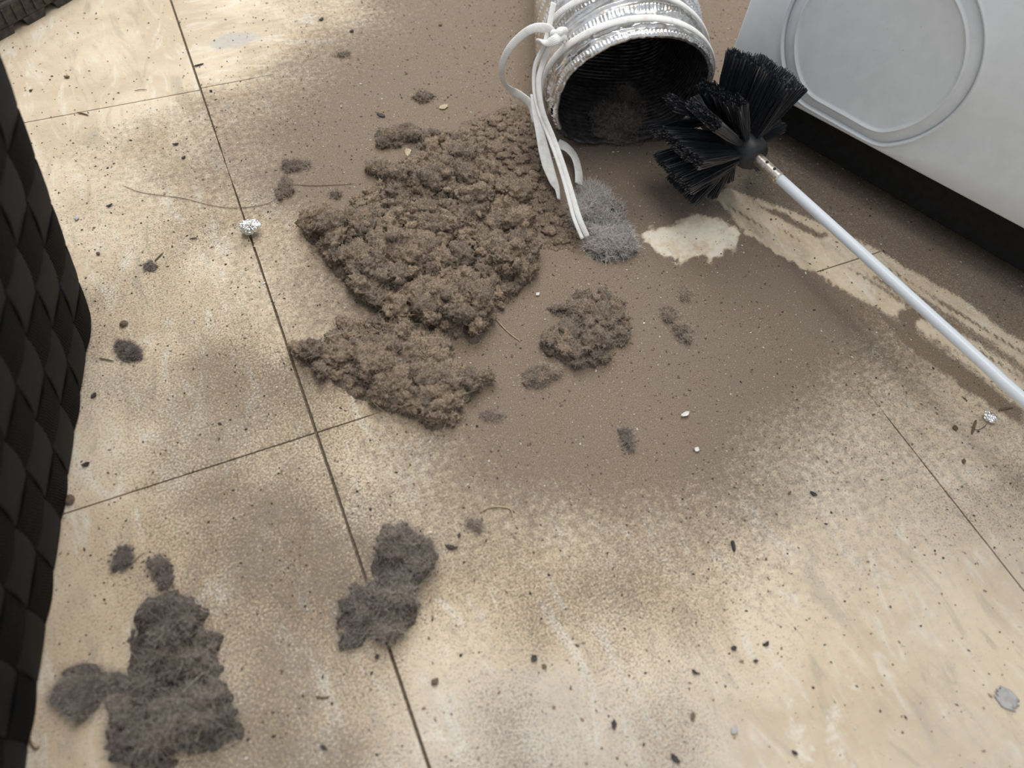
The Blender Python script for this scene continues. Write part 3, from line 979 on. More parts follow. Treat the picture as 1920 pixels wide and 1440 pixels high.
# ------------------------------------------------------------------ shoe in the far left corner
RUB = simple('dusty_black_rubber', (0.052, 0.045, 0.038), 0.75, var=0.4, scale=250, bump=0.3, obj=True)
UPP = simple('black_upper', (0.018, 0.019, 0.023), 0.5, var=0.25, scale=120, obj=True)
sd = np.array([0.055, 0.041]) / np.hypot(0.055, 0.041)
shoe = empty('boot', (-0.126, 0.404, 0), math.atan2(sd[1], sd[0]))
tag(shoe, 'black rubber boot with a ribbed, notched sole in the far left corner', 'boot')
# local x along the visible edge, y away from the camera; plan outline of the sole


def outline(n=160):
    a = np.linspace(0, 2 * np.pi, n, endpoint=False)
    L, W = 0.15, 0.052
    x = 0.02 + L * np.sign(np.cos(a)) * np.abs(np.cos(a)) ** 0.75
    wv = W * (1 + 0.12 * np.cos(a) - 0.10 * np.cos(2 * a))
    y = W * 0.98 + wv * np.sign(np.sin(a)) * np.abs(np.sin(a)) ** 0.62
    return np.stack([x, y], 1)


OL = outline()
OL[:, 1] -= OL[:, 1].min() - 0.0
ctr = OL.mean(0)


def stack(name, layers, mat, parent, fn=None):
    k_ = len(OL); V = []
    for z, sc in layers:
        for q_, p_ in enumerate(OL):
            d_ = p_ - ctr; l_ = np.linalg.norm(d_)
            p2 = ctr + d_ * (1 + sc / l_)
            V.append((p2[0], p2[1], z))
    F = grid_faces(len(layers), k_, True).tolist() + [list(range(k_)), list(range((len(layers) - 1) * k_, len(layers) * k_))]
    me = bpy.data.meshes.new(name); me.from_pydata(V, [], F)
    bm = bmesh.new(); bm.from_mesh(me); bmesh.ops.recalc_face_normals(bm, faces=bm.faces)
    return bm_obj(name, bm, mat, parent, False)


sole = stack('sole', [(0.005, -0.003), (0.006, 0.0), (0.020, 0.0015), (0.0215, 0.001), (0.0225, -0.002)], RUB, shoe)
stack('welt', [(0.0222, -0.004), (0.0226, -0.0012), (0.0245, -0.0008), (0.0258, -0.004)], simple('welt_grey', (0.07, 0.072, 0.075), 0.55, obj=True), shoe)
stack('upper', [(0.025, -0.006), (0.035, -0.006), (0.06, -0.012), (0.085, -0.022), (0.095, -0.034)], UPP, shoe)
per = np.r_[0, np.cumsum(np.linalg.norm(np.diff(np.vstack([OL, OL[:1]]), axis=0), axis=1))]


def on_outline(t):
    t = t % per[-1]
    x = np.interp(t, per, np.r_[OL[:, 0], OL[0, 0]]); y = np.interp(t, per, np.r_[OL[:, 1], OL[0, 1]])
    x2 = np.interp((t + 0.002) % per[-1], per, np.r_[OL[:, 0], OL[0, 0]]); y2 = np.interp((t + 0.002) % per[-1], per, np.r_[OL[:, 1], OL[0, 1]])
    return np.array([x, y]), np.array([x2 - x, y2 - y]) / max(np.hypot(x2 - x, y2 - y), 1e-9)


nl = int(per[-1] / 0.0275)
lo = 0.0045
for i in range(nl):
    V = []
    for z, hw in ((0.0, 0.0078), (0.006, 0.0098)):
        for dt, inn in ((-hw, -0.0006), (hw, -0.0006), (hw, 0.016), (-hw, 0.016)):
            p_, t_ = on_outline(i * per[-1] / nl + lo + dt)
            nrm = np.array([-t_[1], t_[0]])
            V.append((*(p_ + nrm * inn), z))
    me = bpy.data.meshes.new('lug'); me.from_pydata(V, [], [(0, 1, 2, 3), (4, 5, 6, 7), (0, 1, 5, 4), (1, 2, 6, 5), (2, 3, 7, 6), (3, 0, 4, 7)])
    bm = bmesh.new(); bm.from_mesh(me); bm_obj('lug', bm, RUB, shoe, False)
nr = int(per[-1] / 0.0085)
for i in range(nr):
    V = []
    for z in (0.008, 0.0195):
        for dt, inn in ((-0.0011, 0.001), (-0.0008, -0.0024), (0.0008, -0.0024), (0.0011, 0.001)):
            p_, t_ = on_outline(i * per[-1] / nr + dt)
            nrm = np.array([-t_[1], t_[0]]); V.append((*(p_ + nrm * inn), z))
    me = bpy.data.meshes.new('rib'); me.from_pydata(V, [], [(0, 1, 2, 3), (4, 5, 6, 7), (0, 1, 5, 4), (1, 2, 6, 5), (2, 3, 7, 6), (3, 0, 4, 7)])
    bm = bmesh.new(); bm.from_mesh(me); bm_obj('rib', bm, RUB, sole, False)


# ------------------------------------------------------------------ lint
_ico = {}


def ico(sub):
    if sub not in _ico:
        bm = bmesh.new(); bmesh.ops.create_icosphere(bm, subdivisions=sub, radius=1.0)
        bm.verts.ensure_lookup_table()
        _ico[sub] = (np.array([v.co[:] for v in bm.verts]), np.array([[v.index for v in f.verts] for f in bm.faces]))
        bm.free()
    return _ico[sub]


def lint(name, px, H, label, seed, lump=(0.0035, 0.0075), mats=(LINT, FIB), fib=None, flen=(0.0008, 0.0032), edge=0.009, z=0.002, tone=0.55,
         cat='lint', rag=0.003, fw=0.00007, hairs=0, nod=1.0, big=3, small=0.8, space=1.0, squash=0.8):
    """a heap of puffy tufts (rounded lumps with nodules, piled up inside an outline) over a low ragged bed, with fuzz on it"""
    R_ = np.random.default_rng(seed)
    Q = poly(px, z)
    lo_ = Q.min(0) - 0.008; hi_ = Q.max(0) + 0.008
    step = min(0.0011, lump[0] * 0.32)
    nx, ny = (np.ceil((hi_ - lo_) / step)).astype(int) + 1
    X, Y = np.meshgrid(lo_[0] + np.arange(nx) * step, lo_[1] + np.arange(ny) * step, indexing='ij')
    P = np.stack([X.ravel(), Y.ravel()], 1)

    def height(P):
        s = sdf(P, Q) + rag * fbm(P * 150, seed + 2, 3)
        prof = np.clip(s / edge, -0.4, 1)
        body = np.where(prof > 0, np.sqrt(np.clip(1 - (1 - prof) ** 2, 0, 1)), prof * 1.5)
        bg_ = np.clip(0.80 + 0.95 * fbm(P * 40, seed + 3, 3), 0.3, 1.45)
        Pw = P + 0.003 * np.stack([fbm(P * 90, seed + 6, 2), fbm(P * 90, seed + 7, 2)], 1)
        tear = 1 - sstep(0.0, 0.11, np.abs(fbm(Pw * 34, seed + 8, 2)))
        return H * body * bg_ * (1 - 0.8 * tear), prof

    h, prof = height(P)
    Z = h * 0.38 + (0.0022 * (np.abs(fbm(np.c_[P, P[:, :1]] * 300, seed + 4, 3)) - 0.15)) * np.clip(prof * 3, 0, 1)
    Z = np.where(prof < 0, prof * 0.004, np.maximum(Z, 0.0003))
    F = grid_faces(nx, ny)
    F = F[(Z > -0.0008)[F].any(1)]
    used = np.unique(F); mp = np.full(len(P), -1); mp[used] = np.arange(len(used))
    V0 = np.c_[P, Z][used]; F0 = mp[F]; F0 = np.vstack([F0[:, [0, 1, 2]], F0[:, [0, 2, 3]]])
    Vs, Fs, Ts = [V0], [F0], [np.full(len(V0), tone - 0.25)]
    nv = len(V0)
    mid = 0.5 * (lump[0] + lump[1])
    for sub, r0, r1, sp, lift in ((big, lump[0] + 0.25 * (lump[1] - lump[0]), lump[1], mid * 1.12 * space, (0.25, 0.62)),
                                  (2 if mid > 0.0028 else 2, lump[0] * 0.5, lump[0] * 0.95, mid * 1.05 / max(small, 0.05), (0.25, 0.9))):
        if mid < 0.0026: sub = 2
        n_try = int((hi_ - lo_).prod() / sp ** 2 * 6) + 8
        c = lo_ + R_.random((n_try, 2)) * (hi_ - lo_)
        sd = sdf(c, Q)
        c = c[sd > (0.0010 if sub >= 3 else -0.0022)]
        keep = []
        for q in c:                                                  # keep the tufts apart
            if not keep or ((np.array(keep) - q) ** 2).sum(1).min() > (sp * R_.uniform(0.72, 1.1)) ** 2: keep.append(q)
        if not keep: continue
        c = np.array(keep); n = len(c)
        hc, pc = height(c)
        r = R_.uniform(r0, r1, n) * (0.55 + 0.45 * np.clip(pc * 1.4, 0, 1))
        cz = np.maximum(hc, 0) * R_.uniform(*lift, n) * 1.15
        r = r * np.clip(0.35 + 0.65 * hc / (0.6 * H), 0.4, 1.05)
        iv, if_ = ico(sub)
        a = R_.uniform(0, 6.28, n); st = R_.uniform(0.8, 1.35, n)
        L = iv[None] * np.stack([st, 1 / st, np.full(n, squash)], 1)[:, None, :]
        L = np.stack([L[..., 0] * np.cos(a)[:, None] - L[..., 1] * np.sin(a)[:, None], L[..., 0] * np.sin(a)[:, None] + L[..., 1] * np.cos(a)[:, None], L[..., 2]], -1)
        m_ = len(iv)
        ctr_ = np.c_[c, cz]
        W = (ctr_[:, None] + L * r[:, None, None]).reshape(-1, 3)
        U = (iv[None] * 1.25 + ctr_[:, None] * 900).reshape(-1, 3)
        rr = np.repeat(r, m_)
        f = 1 + 0.50 * fbm(U, seed + 31 + sub, 2) + 0.30 * (np.abs(fbm(U * 2.4, seed + 32, 2)) - 0.2)
        d = L.reshape(-1, 3) * rr[:, None]
        W = np.repeat(ctr_, m_, 0) + d * f[:, None]
        dn = L.reshape(-1, 3); dn = dn / (np.linalg.norm(dn, axis=1)[:, None] + 1e-9)
        am = np.minimum(0.0017, 0.30 * rr) * nod
        W = W + dn * (am * (2.6 * np.abs(fbm(W * 360, seed + 33, 3, 0.6)) - 0.5) + 0.75 * am * vnoise(W * 850, seed + 34))[:, None]
        W[:, 2] = np.where(W[:, 2] < 0.0002, 0.0002 * (1 - 0.2 * R_.random(len(W))), W[:, 2])
        Vs.append(W); Fs.append((if_[None] + (np.arange(n) * m_)[:, None, None]).reshape(-1, 3) + nv)
        Ts.append(np.repeat(tone + R_.normal(0, 0.16, n), m_) + 0.25 * fbm(W * 140, seed + 35, 2))
        nv += len(W)
    V = np.vstack(Vs); F = np.vstack(Fs); ton = np.concatenate(Ts)
    ok = ~(V[F][:, :, 2].max(1) < 0.00025)
    F = F[ok]
    used = np.unique(F); mp = np.full(len(V), -1); mp[used] = np.arange(len(used))
    V = V[used]; F = mp[F]; ton = ton[used]
    o0 = np.array([Q[:, 0].mean(), Q[:, 1].mean(), 0.0])
    Vl = V - o0
    me = mesh_np(name, Vl, F)
    attr_f(me, 'tone', np.clip(ton, 0, 1))
    o = link(name, me, mats[0]); o.location = Vector(o0)
    tag(o, label, cat)
    a, b, c = V[F[:, 0]], V[F[:, 1]], V[F[:, 2]]
    nrm = np.cross(b - a, c - a); ar = np.linalg.norm(nrm, axis=1)
    nn_ = nrm / (ar[:, None] + 1e-15)
    wgt = ar * np.clip(nn_[:, 2] + 0.45, 0.02, 1) * np.clip(V[F].mean(1)[:, 2] / 0.003, 0.15, 1)
    nf = fib
    ti = R_.choice(len(F), nf, p=wgt / wgt.sum())
    r1, r2 = R_.random((2, nf)); fl = r1 + r2 > 1; r1[fl], r2[fl] = 1 - r1[fl], 1 - r2[fl]
    root = Vl[F[ti, 0]] + (Vl[F[ti, 1]] - Vl[F[ti, 0]]) * r1[:, None] + (Vl[F[ti, 2]] - Vl[F[ti, 0]]) * r2[:, None]
    nn = nn_[ti]
    fibres(name, root, nn, R_, flen, fw, mats[1], o, np.clip(ton[F[ti, 0]] + R_.normal(0, 0.22, nf), 0, 1))
    if hairs:
        hi_idx = R_.choice(nf, hairs)
        fibres(name, root[hi_idx], nn[hi_idx], R_, (0.006, 0.018), 0.00012, HAIR, o, np.ones(hairs), 'stray_hairs', 0.35, 8)
    return o


def fibres(name, root, nn, R_, flen, fw, mat, parent, tone, pname='fuzz', up=0.55, seg=2):
    nf = len(root)
    L = R_.uniform(flen[0], flen[1], nf)
    d = nn * up + R_.normal(0, 0.55, (nf, 3)); d /= np.linalg.norm(d, axis=1)[:, None]
    side = np.cross(d, R_.normal(0, 1, (nf, 3))); side /= np.linalg.norm(side, axis=1)[:, None] + 1e-9
    curl = np.cross(d, side)
    cv = R_.normal(0, 0.55, nf)
    pts = []
    for k_ in range(seg + 1):
        t = k_ / seg
        pts.append(root - nn * 0.0002 + d * (L * t)[:, None] + curl * (L * cv * t * t)[:, None])
    V = np.empty((nf, seg + 1, 2, 3))
    for k_, p_ in enumerate(pts):
        w = fw * (1 - 0.55 * k_ / seg)
        p_[:, 2] = np.maximum(p_[:, 2], 0.0003)
        V[:, k_, 0] = p_ - side * w; V[:, k_, 1] = p_ + side * w
    base = (np.arange(nf) * (seg + 1) * 2)[:, None]
    F = np.vstack([base + np.array([[2 * k_, 2 * k_ + 1, 2 * k_ + 3, 2 * k_ + 2]]) for k_ in range(seg)])
    me = mesh_np(pname, V.reshape(-1, 3), F)
    attr_f(me, 'tone', np.repeat(tone, (seg + 1) * 2))
    o = link(pname, me, mat, parent)
    o['kind'] = 'stuff'
    return o


MAIN = [(566, 398), (585, 390), (612, 396), (640, 408), (662, 400), (648, 384), (672, 368), (700, 352), (728, 340), (745, 322), (760, 300), (790, 276), (830, 270), (880, 276), (912, 296),
        (926, 326), (948, 342), (980, 360), (990, 382), (1008, 410), (998, 440), (1003, 482), (998, 516), (978, 532), (960, 534), (964, 556), (938, 572), (928, 590), (912, 610), (902, 640),
        (888, 642), (868, 628), (838, 622), (800, 606), (760, 596), (716, 588), (686, 570), (674, 546), (664, 524), (628, 516), (612, 490), (600, 456), (572, 446)]
LOW = [(560, 658), (590, 652), (606, 632), (640, 606), (690, 592), (740, 602), (800, 612), (846, 632), (846, 662), (862, 690), (905, 694), (912, 712), (898, 730), (868, 742), (858, 770), (846, 796),
       (800, 800), (786, 786), (760, 766), (728, 762), (690, 750), (650, 734), (630, 712), (604, 704), (584, 690)]
HEAP = [(820, 250), (880, 225), (960, 190), (1000, 200), (1010, 260), (1025, 320), (1046, 380), (1090, 440), (1080, 470), (1020, 465), (1005, 410), (985, 360), (930, 320), (900, 290), (860, 268)]
lint('lint_pile', MAIN, 0.0185, 'largest brown heap of lint, in front of the duct mouth', 11, (0.0036, 0.0086), fib=66000, hairs=70, big=4)
lint('lint_pile', LOW, 0.0160, 'second heap of brown lint spread in front of the largest heap', 12, (0.0034, 0.0080), fib=40000, hairs=60, big=4)
lint('dust_heap', HEAP, 0.0032, 'low crumbly spill of brown dust between the large lint heap and the cord', 13, (0.0022, 0.0050), (DUSTM, FIB), 7000, (0.0006, 0.0018), 0.012, cat='dust', rag=0.004, tone=0.7, space=1.9, small=0.55, squash=0.5)
lint('lint_clump', [(700, 252), (722, 240), (760, 236), (800, 246), (828, 250), (806, 262), (770, 262), (740, 276), (716, 270)], 0.008, 'dark lint clump at the far edge of the largest lint heap', 14, fib=8000, tone=0.25)
lint('lint_clump', [(696, 312), (715, 304), (735, 312), (732, 330), (712, 336)], 0.006, 'small lint clump just left of the pale husk on the largest heap', 15, fib=3000, tone=0.35)
lint('lint_clump', [(1030, 576), (1075, 568), (1086, 552), (1140, 545), (1170, 560), (1176, 588), (1182, 626), (1165, 642), (1148, 642), (1138, 672), (1104, 684), (1084, 692), (1060, 680), (1022, 656),
                    (1014, 634), (1048, 612), (1058, 596)], 0.0125, 'separate clump of lint right of the two brown heaps', 16, fib=22000, lump=(0.0028, 0.006), tone=0.35, hairs=22)
lint('lint_clump', [(976, 704), (992, 688), (1020, 682), (1048, 684), (1052, 706), (1010, 727), (988, 722)], 0.006, 'small lint clump lying in front of the separate clump right of the heaps', 17, fib=6000, lump=(0.0025, 0.005))
lint('lint_clump', [(1070, 388), (1086, 366), (1112, 346), (1140, 352), (1156, 384), (1170, 424), (1192, 466), (1180, 482), (1136, 486), (1112, 478), (1096, 446), (1080, 418)], 0.011,
     'fluffy grey lint clump at the end of the hanging cord tails', 18, mats=(LINTP, FIBP), fib=15000, flen=(0.002, 0.0065), tone=0.75, fw=0.00007)
lint('lint_clump', [(1108, 230), (1122, 200), (1150, 178), (1180, 176), (1216, 205), (1226, 240), (1206, 266), (1160, 272), (1124, 262)], 0.014, 'grey lint clump left inside the mouth of the duct', 19,
     mats=(LINTG, FIBG), fib=12000, flen=(0.002, 0.005), tone=0.15)
lint('lint_clump', [(528, 308), (540, 298), (576, 300), (578, 312), (556, 320), (534, 322)], 0.0055, 'small lint clump alone on the dust left of the largest heap, farther of two', 20, fib=2600, tone=0.2, lump=(0.002, 0.004))
lint('lint_clump', [(520, 340), (530, 324), (552, 334), (548, 352), (540, 366), (518, 368)], 0.005, 'small lint clump alone on the dust left of the largest heap, nearer of two', 21, fib=2600, tone=0.2, lump=(0.002, 0.004))
lint('lint_clump', [(618, 362), (628, 350), (640, 362), (632, 368)], 0.003, 'tiny lint clump beside the left end of the largest heap', 22, fib=700, tone=0.2, lump=(0.0015, 0.0025))
lint('lint_clump', [(1234, 574), (1252, 570), (1276, 578), (1274, 598), (1248, 602)], 0.0045, 'small brown lint clump right of the separate clump, farther of two', 23, fib=2200, lump=(0.002, 0.004), tone=0.4)
lint('lint_clump', [(1262, 606), (1280, 600), (1302, 608), (1298, 628), (1290, 640), (1274, 636)], 0.0045, 'small brown lint clump right of the separate clump, nearer of two', 24, fib=2200, lump=(0.002, 0.004), tone=0.4)
lint('lint_clump', [(1274, 548), (1282, 536), (1294, 544), (1290, 560), (1278, 560)], 0.0035, 'tiny reddish-brown lint speck behind the two small clumps at right', 25, fib=700, lump=(0.0015, 0.0025), tone=0.5)
lint('lint_clump', [(208, 640), (222, 630), (240, 640), (262, 652), (260, 670), (240, 674), (222, 668), (212, 656)], 0.006, 'dark grey lint ball alone on the floor beside the basket', 26, mats=(LINTG, FIBG), fib=5000, lump=(0.002, 0.0042), tone=0.1)
lint('lint_clump', [(648, 1204), (642, 1160), (650, 1118), (676, 1096), (700, 1082), (704, 1040), (728, 1008), (762, 994), (792, 1012), (808, 1050), (800, 1078), (786, 1110), (774, 1150), (752, 1180),
                    (724, 1200), (700, 1190), (676, 1196)], 0.0150, 'grey-brown lint clump on the tile joint at the front', 27, fib=13000, lump=(0.0022, 0.0062), tone=0.5, rag=0.006, space=1.3, mats=(LINTG, FIBG), hairs=30, flen=(0.0016, 0.0055))
lint('lint_clump', [(250, 1180), (280, 1150), (330, 1124), (370, 1136), (410, 1190), (420, 1250), (414, 1300), (440, 1330), (446, 1380), (400, 1404), (340, 1420), (300, 1440), (250, 1436), (220, 1400),
                    (216, 1340), (236, 1290), (270, 1262), (240, 1230)], 0.0165, 'large grey lint clump in the front left corner of the picture', 28, fib=15000, lump=(0.0022, 0.0068), tone=0.5, rag=0.007, space=1.4, mats=(LINTG, FIBG), hairs=30,
     flen=(0.0016, 0.0055))
lint('lint_clump', [(96, 1310), (110, 1256), (160, 1242), (210, 1264), (240, 1276), (236, 1292), (190, 1300), (180, 1330), (150, 1348), (116, 1340)], 0.007, 'grey lint clump between the basket and the large front clump', 29,
     fib=7000, lump=(0.002, 0.0045), tone=0.6, mats=(LINTG, FIBG), flen=(0.0016, 0.0055))
lint('lint_clump', [(206, 1050), (218, 1030), (236, 1024), (246, 1044), (236, 1062), (214, 1066)], 0.0035, 'small grey lint puff behind the large front clump, beside a twig', 30, fib=2600, lump=(0.0016, 0.003), mats=(LINTG, FIBG), tone=0.3)
lint('lint_clump', [(268, 1050), (296, 1040), (316, 1064), (318, 1092), (300, 1104), (284, 1082)], 0.0035, 'small ragged lint puff just behind the large front clump', 31, fib=3000, lump=(0.0016, 0.003), mats=(LINTG, FIBG), tone=0.25)
lint('lint_clump', [(905, 776), (920, 766), (940, 774), (930, 784), (912, 782)], 0.003, 'tiny lint clump in front of the right end of the second heap', 32, fib=900, lump=(0.0014, 0.0025), tone=0.15)
lint('lint_clump', [(1166, 806), (1178, 802), (1186, 822), (1192, 842), (1178, 844), (1168, 828)], 0.003, 'small grey lint tuft on the bare dust right of centre', 33, fib=1800, lump=(0.0014, 0.0028), mats=(LINTG, FIBG), tone=0.5)
lint('lint_clump', [(872, 980), (884, 970), (900, 980), (896, 992), (878, 990)], 0.003, 'tiny dark lint clump behind the front clump, by a pale thread', 34, fib=900, lump=(0.0013, 0.0025), tone=0.1)
lint('lint_clump', [(772, 180), (788, 166), (812, 176), (806, 188), (784, 188)], 0.004, 'tiny dark lint clump on the dust far behind the largest heap', 35, fib=900, lump=(0.0016, 0.003), tone=0.1)
lint('lint_clump', [(628, 100), (640, 90), (654, 94), (650, 104), (634, 106)], 0.003, 'tiny dark lint clump nearest to the upper edge of the picture', 36, fib=600, lump=(0.0014, 0.0025), tone=0.1)
lint('lint_clump', [(268, 496), (280, 488), (290, 498), (278, 506)], 0.0022, 'tiny grey lint puff on the tile left of the foil ball', 37, fib=500, lump=(0.0012, 0.002), mats=(LINTG, FIBG), tone=0.3)

# ------------------------------------------------------------------ small things lying about
FOILB = NT('crumpled_foil'); n = FOILB.noise(900, 3, vec=FOILB.obj()); FOILB.base((0.85, 0.85, 0.84)); FOILB.bump(n, 0.6, 0.0008); FOILB.set(0.22, 1.0)


def crumple(name, u, v, r, label, seed, mat, cat, sub=5, sq=(1, 0.75, 0.7)):
    bm = bmesh.new(); bmesh.ops.create_icosphere(bm, subdivisions=sub, radius=1.0)
    P = np.array([q.co[:] for q in bm.verts])
    f = 1 + 0.42 * fbm(P * 1.6, seed, 2) + 0.22 * np.abs(fbm(P * 4.5, seed + 1, 3)) + 0.10 * fbm(P * 9, seed + 2, 2)
    P = P * f[:, None] * r * np.array(sq)
    P[:, 2] -= P[:, 2].min()
    for q, p_ in zip(bm.verts, P): q.co = p_
    o = bm_obj(name, bm, mat, None, False)
    w = at(u, v, 0); o.location = (w[0], w[1], 0.0002); o.rotation_euler = (0, 0, seed)
    return tag(o, label, cat)


crumple('foil_ball', 471, 437, 0.0058, 'crumpled silver foil ball on the joint left of the largest lint heap', 3, FOILB.m, 'foil')
crumple('foil_scrap', 1850, 786, 0.0036, 'small crumpled foil scrap near the rod at the right edge', 5, FOILB.m, 'foil', 4, (1, 0.8, 0.6))

CHIPS = {'dark': simple('dark_chip', (0.035, 0.030, 0.026), 0.7), 'brown': simple('brown_chip', (0.14, 0.095, 0.06), 0.8), 'tan': simple('tan_chip', (0.46, 0.36, 0.23), 0.7),
         'white': simple('white_chip', (0.70, 0.67, 0.62), 0.6), 'grey': simple('grey_chip', (0.42, 0.41, 0.40), 0.8)}


def chip(name, u, v, L, W, ang, mat, label, seed=0, thick=0.0006, curl=0.3, cat='debris', z0=0.0, sharp=0.8):
    """thin leaf-shaped flake with a curled edge; ang is the direction in the floor plane"""
    n_, k_ = 13, 5
    R_ = np.random.default_rng(seed + 100)
    V = []
    for side in (1, -1):
        for i in range(n_):
            t = i / (n_ - 1) * 2 - 1
            w = W / 2 * max(1 - abs(t) ** (1.2 + sharp), 0.05) * (1 + 0.2 * R_.normal())
            for j in range(k_):
                q = j / (k_ - 1) * 2 - 1
                V.append((t * L / 2, q * w + 0.12 * L * curl * t * t, thick * (0.6 + 0.4 * side) + curl * (t * t * 0.10 * L + q * q * 0.16 * W)))
    F = grid_faces(n_, k_).tolist() + (grid_faces(n_, k_) + n_ * k_).tolist()
    idx = np.arange(n_ * k_).reshape(n_, k_)
    loop = np.r_[idx[:, 0], idx[-1, 1:], idx[-2::-1, -1], idx[0, -2:0:-1]]
    F += [(loop[i], loop[(i + 1) % len(loop)], loop[(i + 1) % len(loop)] + n_ * k_, loop[i] + n_ * k_) for i in range(len(loop))]
    me = bpy.data.meshes.new(name); me.from_pydata(V, [], [tuple(int(q) for q in f) for f in F])
    bm = bmesh.new(); bm.from_mesh(me)
    o = bm_obj(name, bm, CHIPS[mat])
    w = at(u, v, z0); o.location = (w[0], w[1], z0 + 0.0002); o.rotation_euler = (0, 0, ang)
    return tag(o, label, cat)


def px_dir(u0, v0, u1, v1):
    a, b = at(u0, v0), at(u1, v1)
    return math.atan2(b[1] - a[1], b[0] - a[0]), float(np.linalg.norm((b - a)[:2]))


def stick(name, pts, w, mat, label, cat='twig', h=None, z=0.0007):
    Pp = catmull([at(u, v, z) for u, v in pts], 6 * len(pts))
    tp = np.interp(np.linspace(0, 1, len(Pp)), [0, 0.15, 0.8, 1], [0.6, 1, 0.9, 0.4])
    sec = np.repeat(ell(w, h or w, 7)[None], len(Pp), 0) * tp[:, None, None]
    me = sweep(name, Pp, np.array([0, 0, 1.0]), sec)
    o0 = Pp.mean(0); me.transform(Matrix.Translation((-o0[0], -o0[1], 0)))
    o = link(name, me, CHIPS[mat]); o.location = (o0[0], o0[1], 0)
    return tag(o, label, cat)


R45 = math.radians
chip('seed_husk', 768, 290, 0.0115, 0.0052, px_dir(756, 276, 782, 304)[0], 'tan', 'pale seed husk standing in the far part of the largest lint heap', 1, 0.0007, 0.5, 'husk', z0=0.006)
chip('leaf_flake', 714, 217, 0.0075, 0.003, px_dir(706, 213, 724, 221)[0], 'dark', 'dark leaf flake on the dust behind the largest lint heap', 2)
chip('leaf_flake', 832, 202, 0.008, 0.005, 0.3, 'tan', 'tan leaf flake on the dust behind the largest lint heap', 3)
chip('white_crumb', 1008, 553, 0.0030, 0.0020, 0.4, 'white', 'tiny white crumb between the largest heap and the separate clump', 4, 0.0008)
chip('white_crumb', 1284, 779, 0.0060, 0.0024, 0.1, 'white', 'white paper crumb right of centre, with a grey end', 5, 0.0012, 0.6)
chip('white_crumb', 1306, 844, 0.0032, 0.0026, 0.6, 'white', 'white crumb just in front of the longer white paper crumb', 6, 0.0009)
chip('grey_scrap', 1886, 1311, 0.0100, 0.0088, 0.4, 'grey', 'square grey scrap on the floor at the lower right edge', 7, 0.0005, 0.1, sharp=4)
PEB = [(145, 411, .0030, 'grey', 'grey pebble on the tile right of the basket top'), (185, 477, .0024, 'brown', 'small brown pebble near the basket corner'),
       (233, 609, .0042, 'brown', 'round brown flake just behind the dark grey lint ball'), (133, 939, .0052, 'brown', 'brown-green crumb at the basket foot on the tile joint'),
       (396, 172, .0022, 'dark', 'dark round seed by the far tile corner'), (816, 1279, .0034, 'brown', 'brown crumb right of the front tile joint'), (58, 171, .0020, 'dark', 'dark round seed near the boot, above the basket')]
for i, (u, v, r, c_, lb) in enumerate(PEB):
    o = crumple('pebble', u, v, r / 2, lb, 20 + i, CHIPS[c_], 'pebble', 3, (1, 0.8, 0.45))
CH = [(206, 387, 'dark', .0050, .0016, 0.3, 'dark sliver on the tile behind the pebbles at left'), (162, 872, 'dark', .0050, .0026, 0.1, 'dark pointed seed beside the basket'),
      (177, 743, 'dark', .0045, .0026, 0.6, 'dark crumb at the basket foot, below the lint ball'), (126, 146, 'brown', .0050, .0028, -0.3, 'brown leaf flake on the clean tile below the boot'),
      (1524, 927, 'dark', .0052, .0022, -1.0, 'dark flake on the floor left of the right tile joint'), (1375, 1216, 'dark', .0036, .0026, -0.3, 'dark round chip on the pale floor, right of centre front'),
      (1302, 1261, 'dark', .0042, .0018, -1.0, 'dark slanted chip in the grey front area'), (1265, 1423, 'dark', .0064, .0028, -1.2, 'largest dark chip at the bottom edge'),
      (1151, 1359, 'dark', .0050, .0028, 1.0, 'dark chip left of the largest dark chip at the bottom edge'), (1298, 1344, 'brown', .0050, .0022, 0.9, 'brown chip behind the largest dark chip at the bottom edge'),
      (1489, 1412, 'dark', .0038, .0016, -1.0, 'dark chip at the bottom, beside the pale streaks'), (846, 1027, 'dark', .0085, .0024, -0.6, 'dark curled flake right of the front lint clump'),
      (861, 1005, 'dark', .0030, .0018, 0.9, 'small dark crumb behind the dark curled flake'), (1001, 1235, 'dark', .0042, .0036, 0.4, 'dark crumb in the middle of the front floor'),
      (1020, 1250, 'brown', .0032, .0022, -0.9, 'brown crumb just right of the dark front crumb'), (607, 1402, 'dark', .0044, .0018, -0.9, 'dark crumb left of the front tile joint, near the bottom'),
      (707, 1232, 'dark', .0030, .0022, 0.2, 'dark speck beside the near end of the front lint clump'), (1416, 1240, 'dark', .0030, .0016, -0.5, 'dark speck at the edge of the pale streaks'),
      (1437, 1208, 'dark', .0040, .0020, 0.4, 'brown-black chip at the tip of the pale streaks'), (826, 48, 'brown', .0045, .0026, 0.3, 'brown flake on the dust near the upper edge'),
      (603, 38, 'dark', .0060, .0026, 0.4, 'dark flake on the tile near the upper edge'), (660, 60, 'dark', .0045, .0030, 0.2, 'dark crumb right of the dark flake near the upper edge'),
      (330, 272, 'dark', .0052, .0018, -0.1, 'dark sliver left of the long tile joint'), (345, 297, 'dark', .0040, .0018, 0.5, 'dark crumb below the sliver left of the long tile joint'),
      (1806, 866, 'brown', .0044, .0022, 0.8, 'brown fleck between the right tile joint and the foil scrap'), (1480, 925, 'brown', .0030, .0014, 0.4, 'brown fleck near the dark flake at right'),
      (1790, 804, 'brown', .0046, .0032, 1.2, 'brown smear of fluff left of the foil scrap'), (1376, 1370, 'grey', .0050, .0035, 0.4, 'grey fleck in the lower right grey area')]
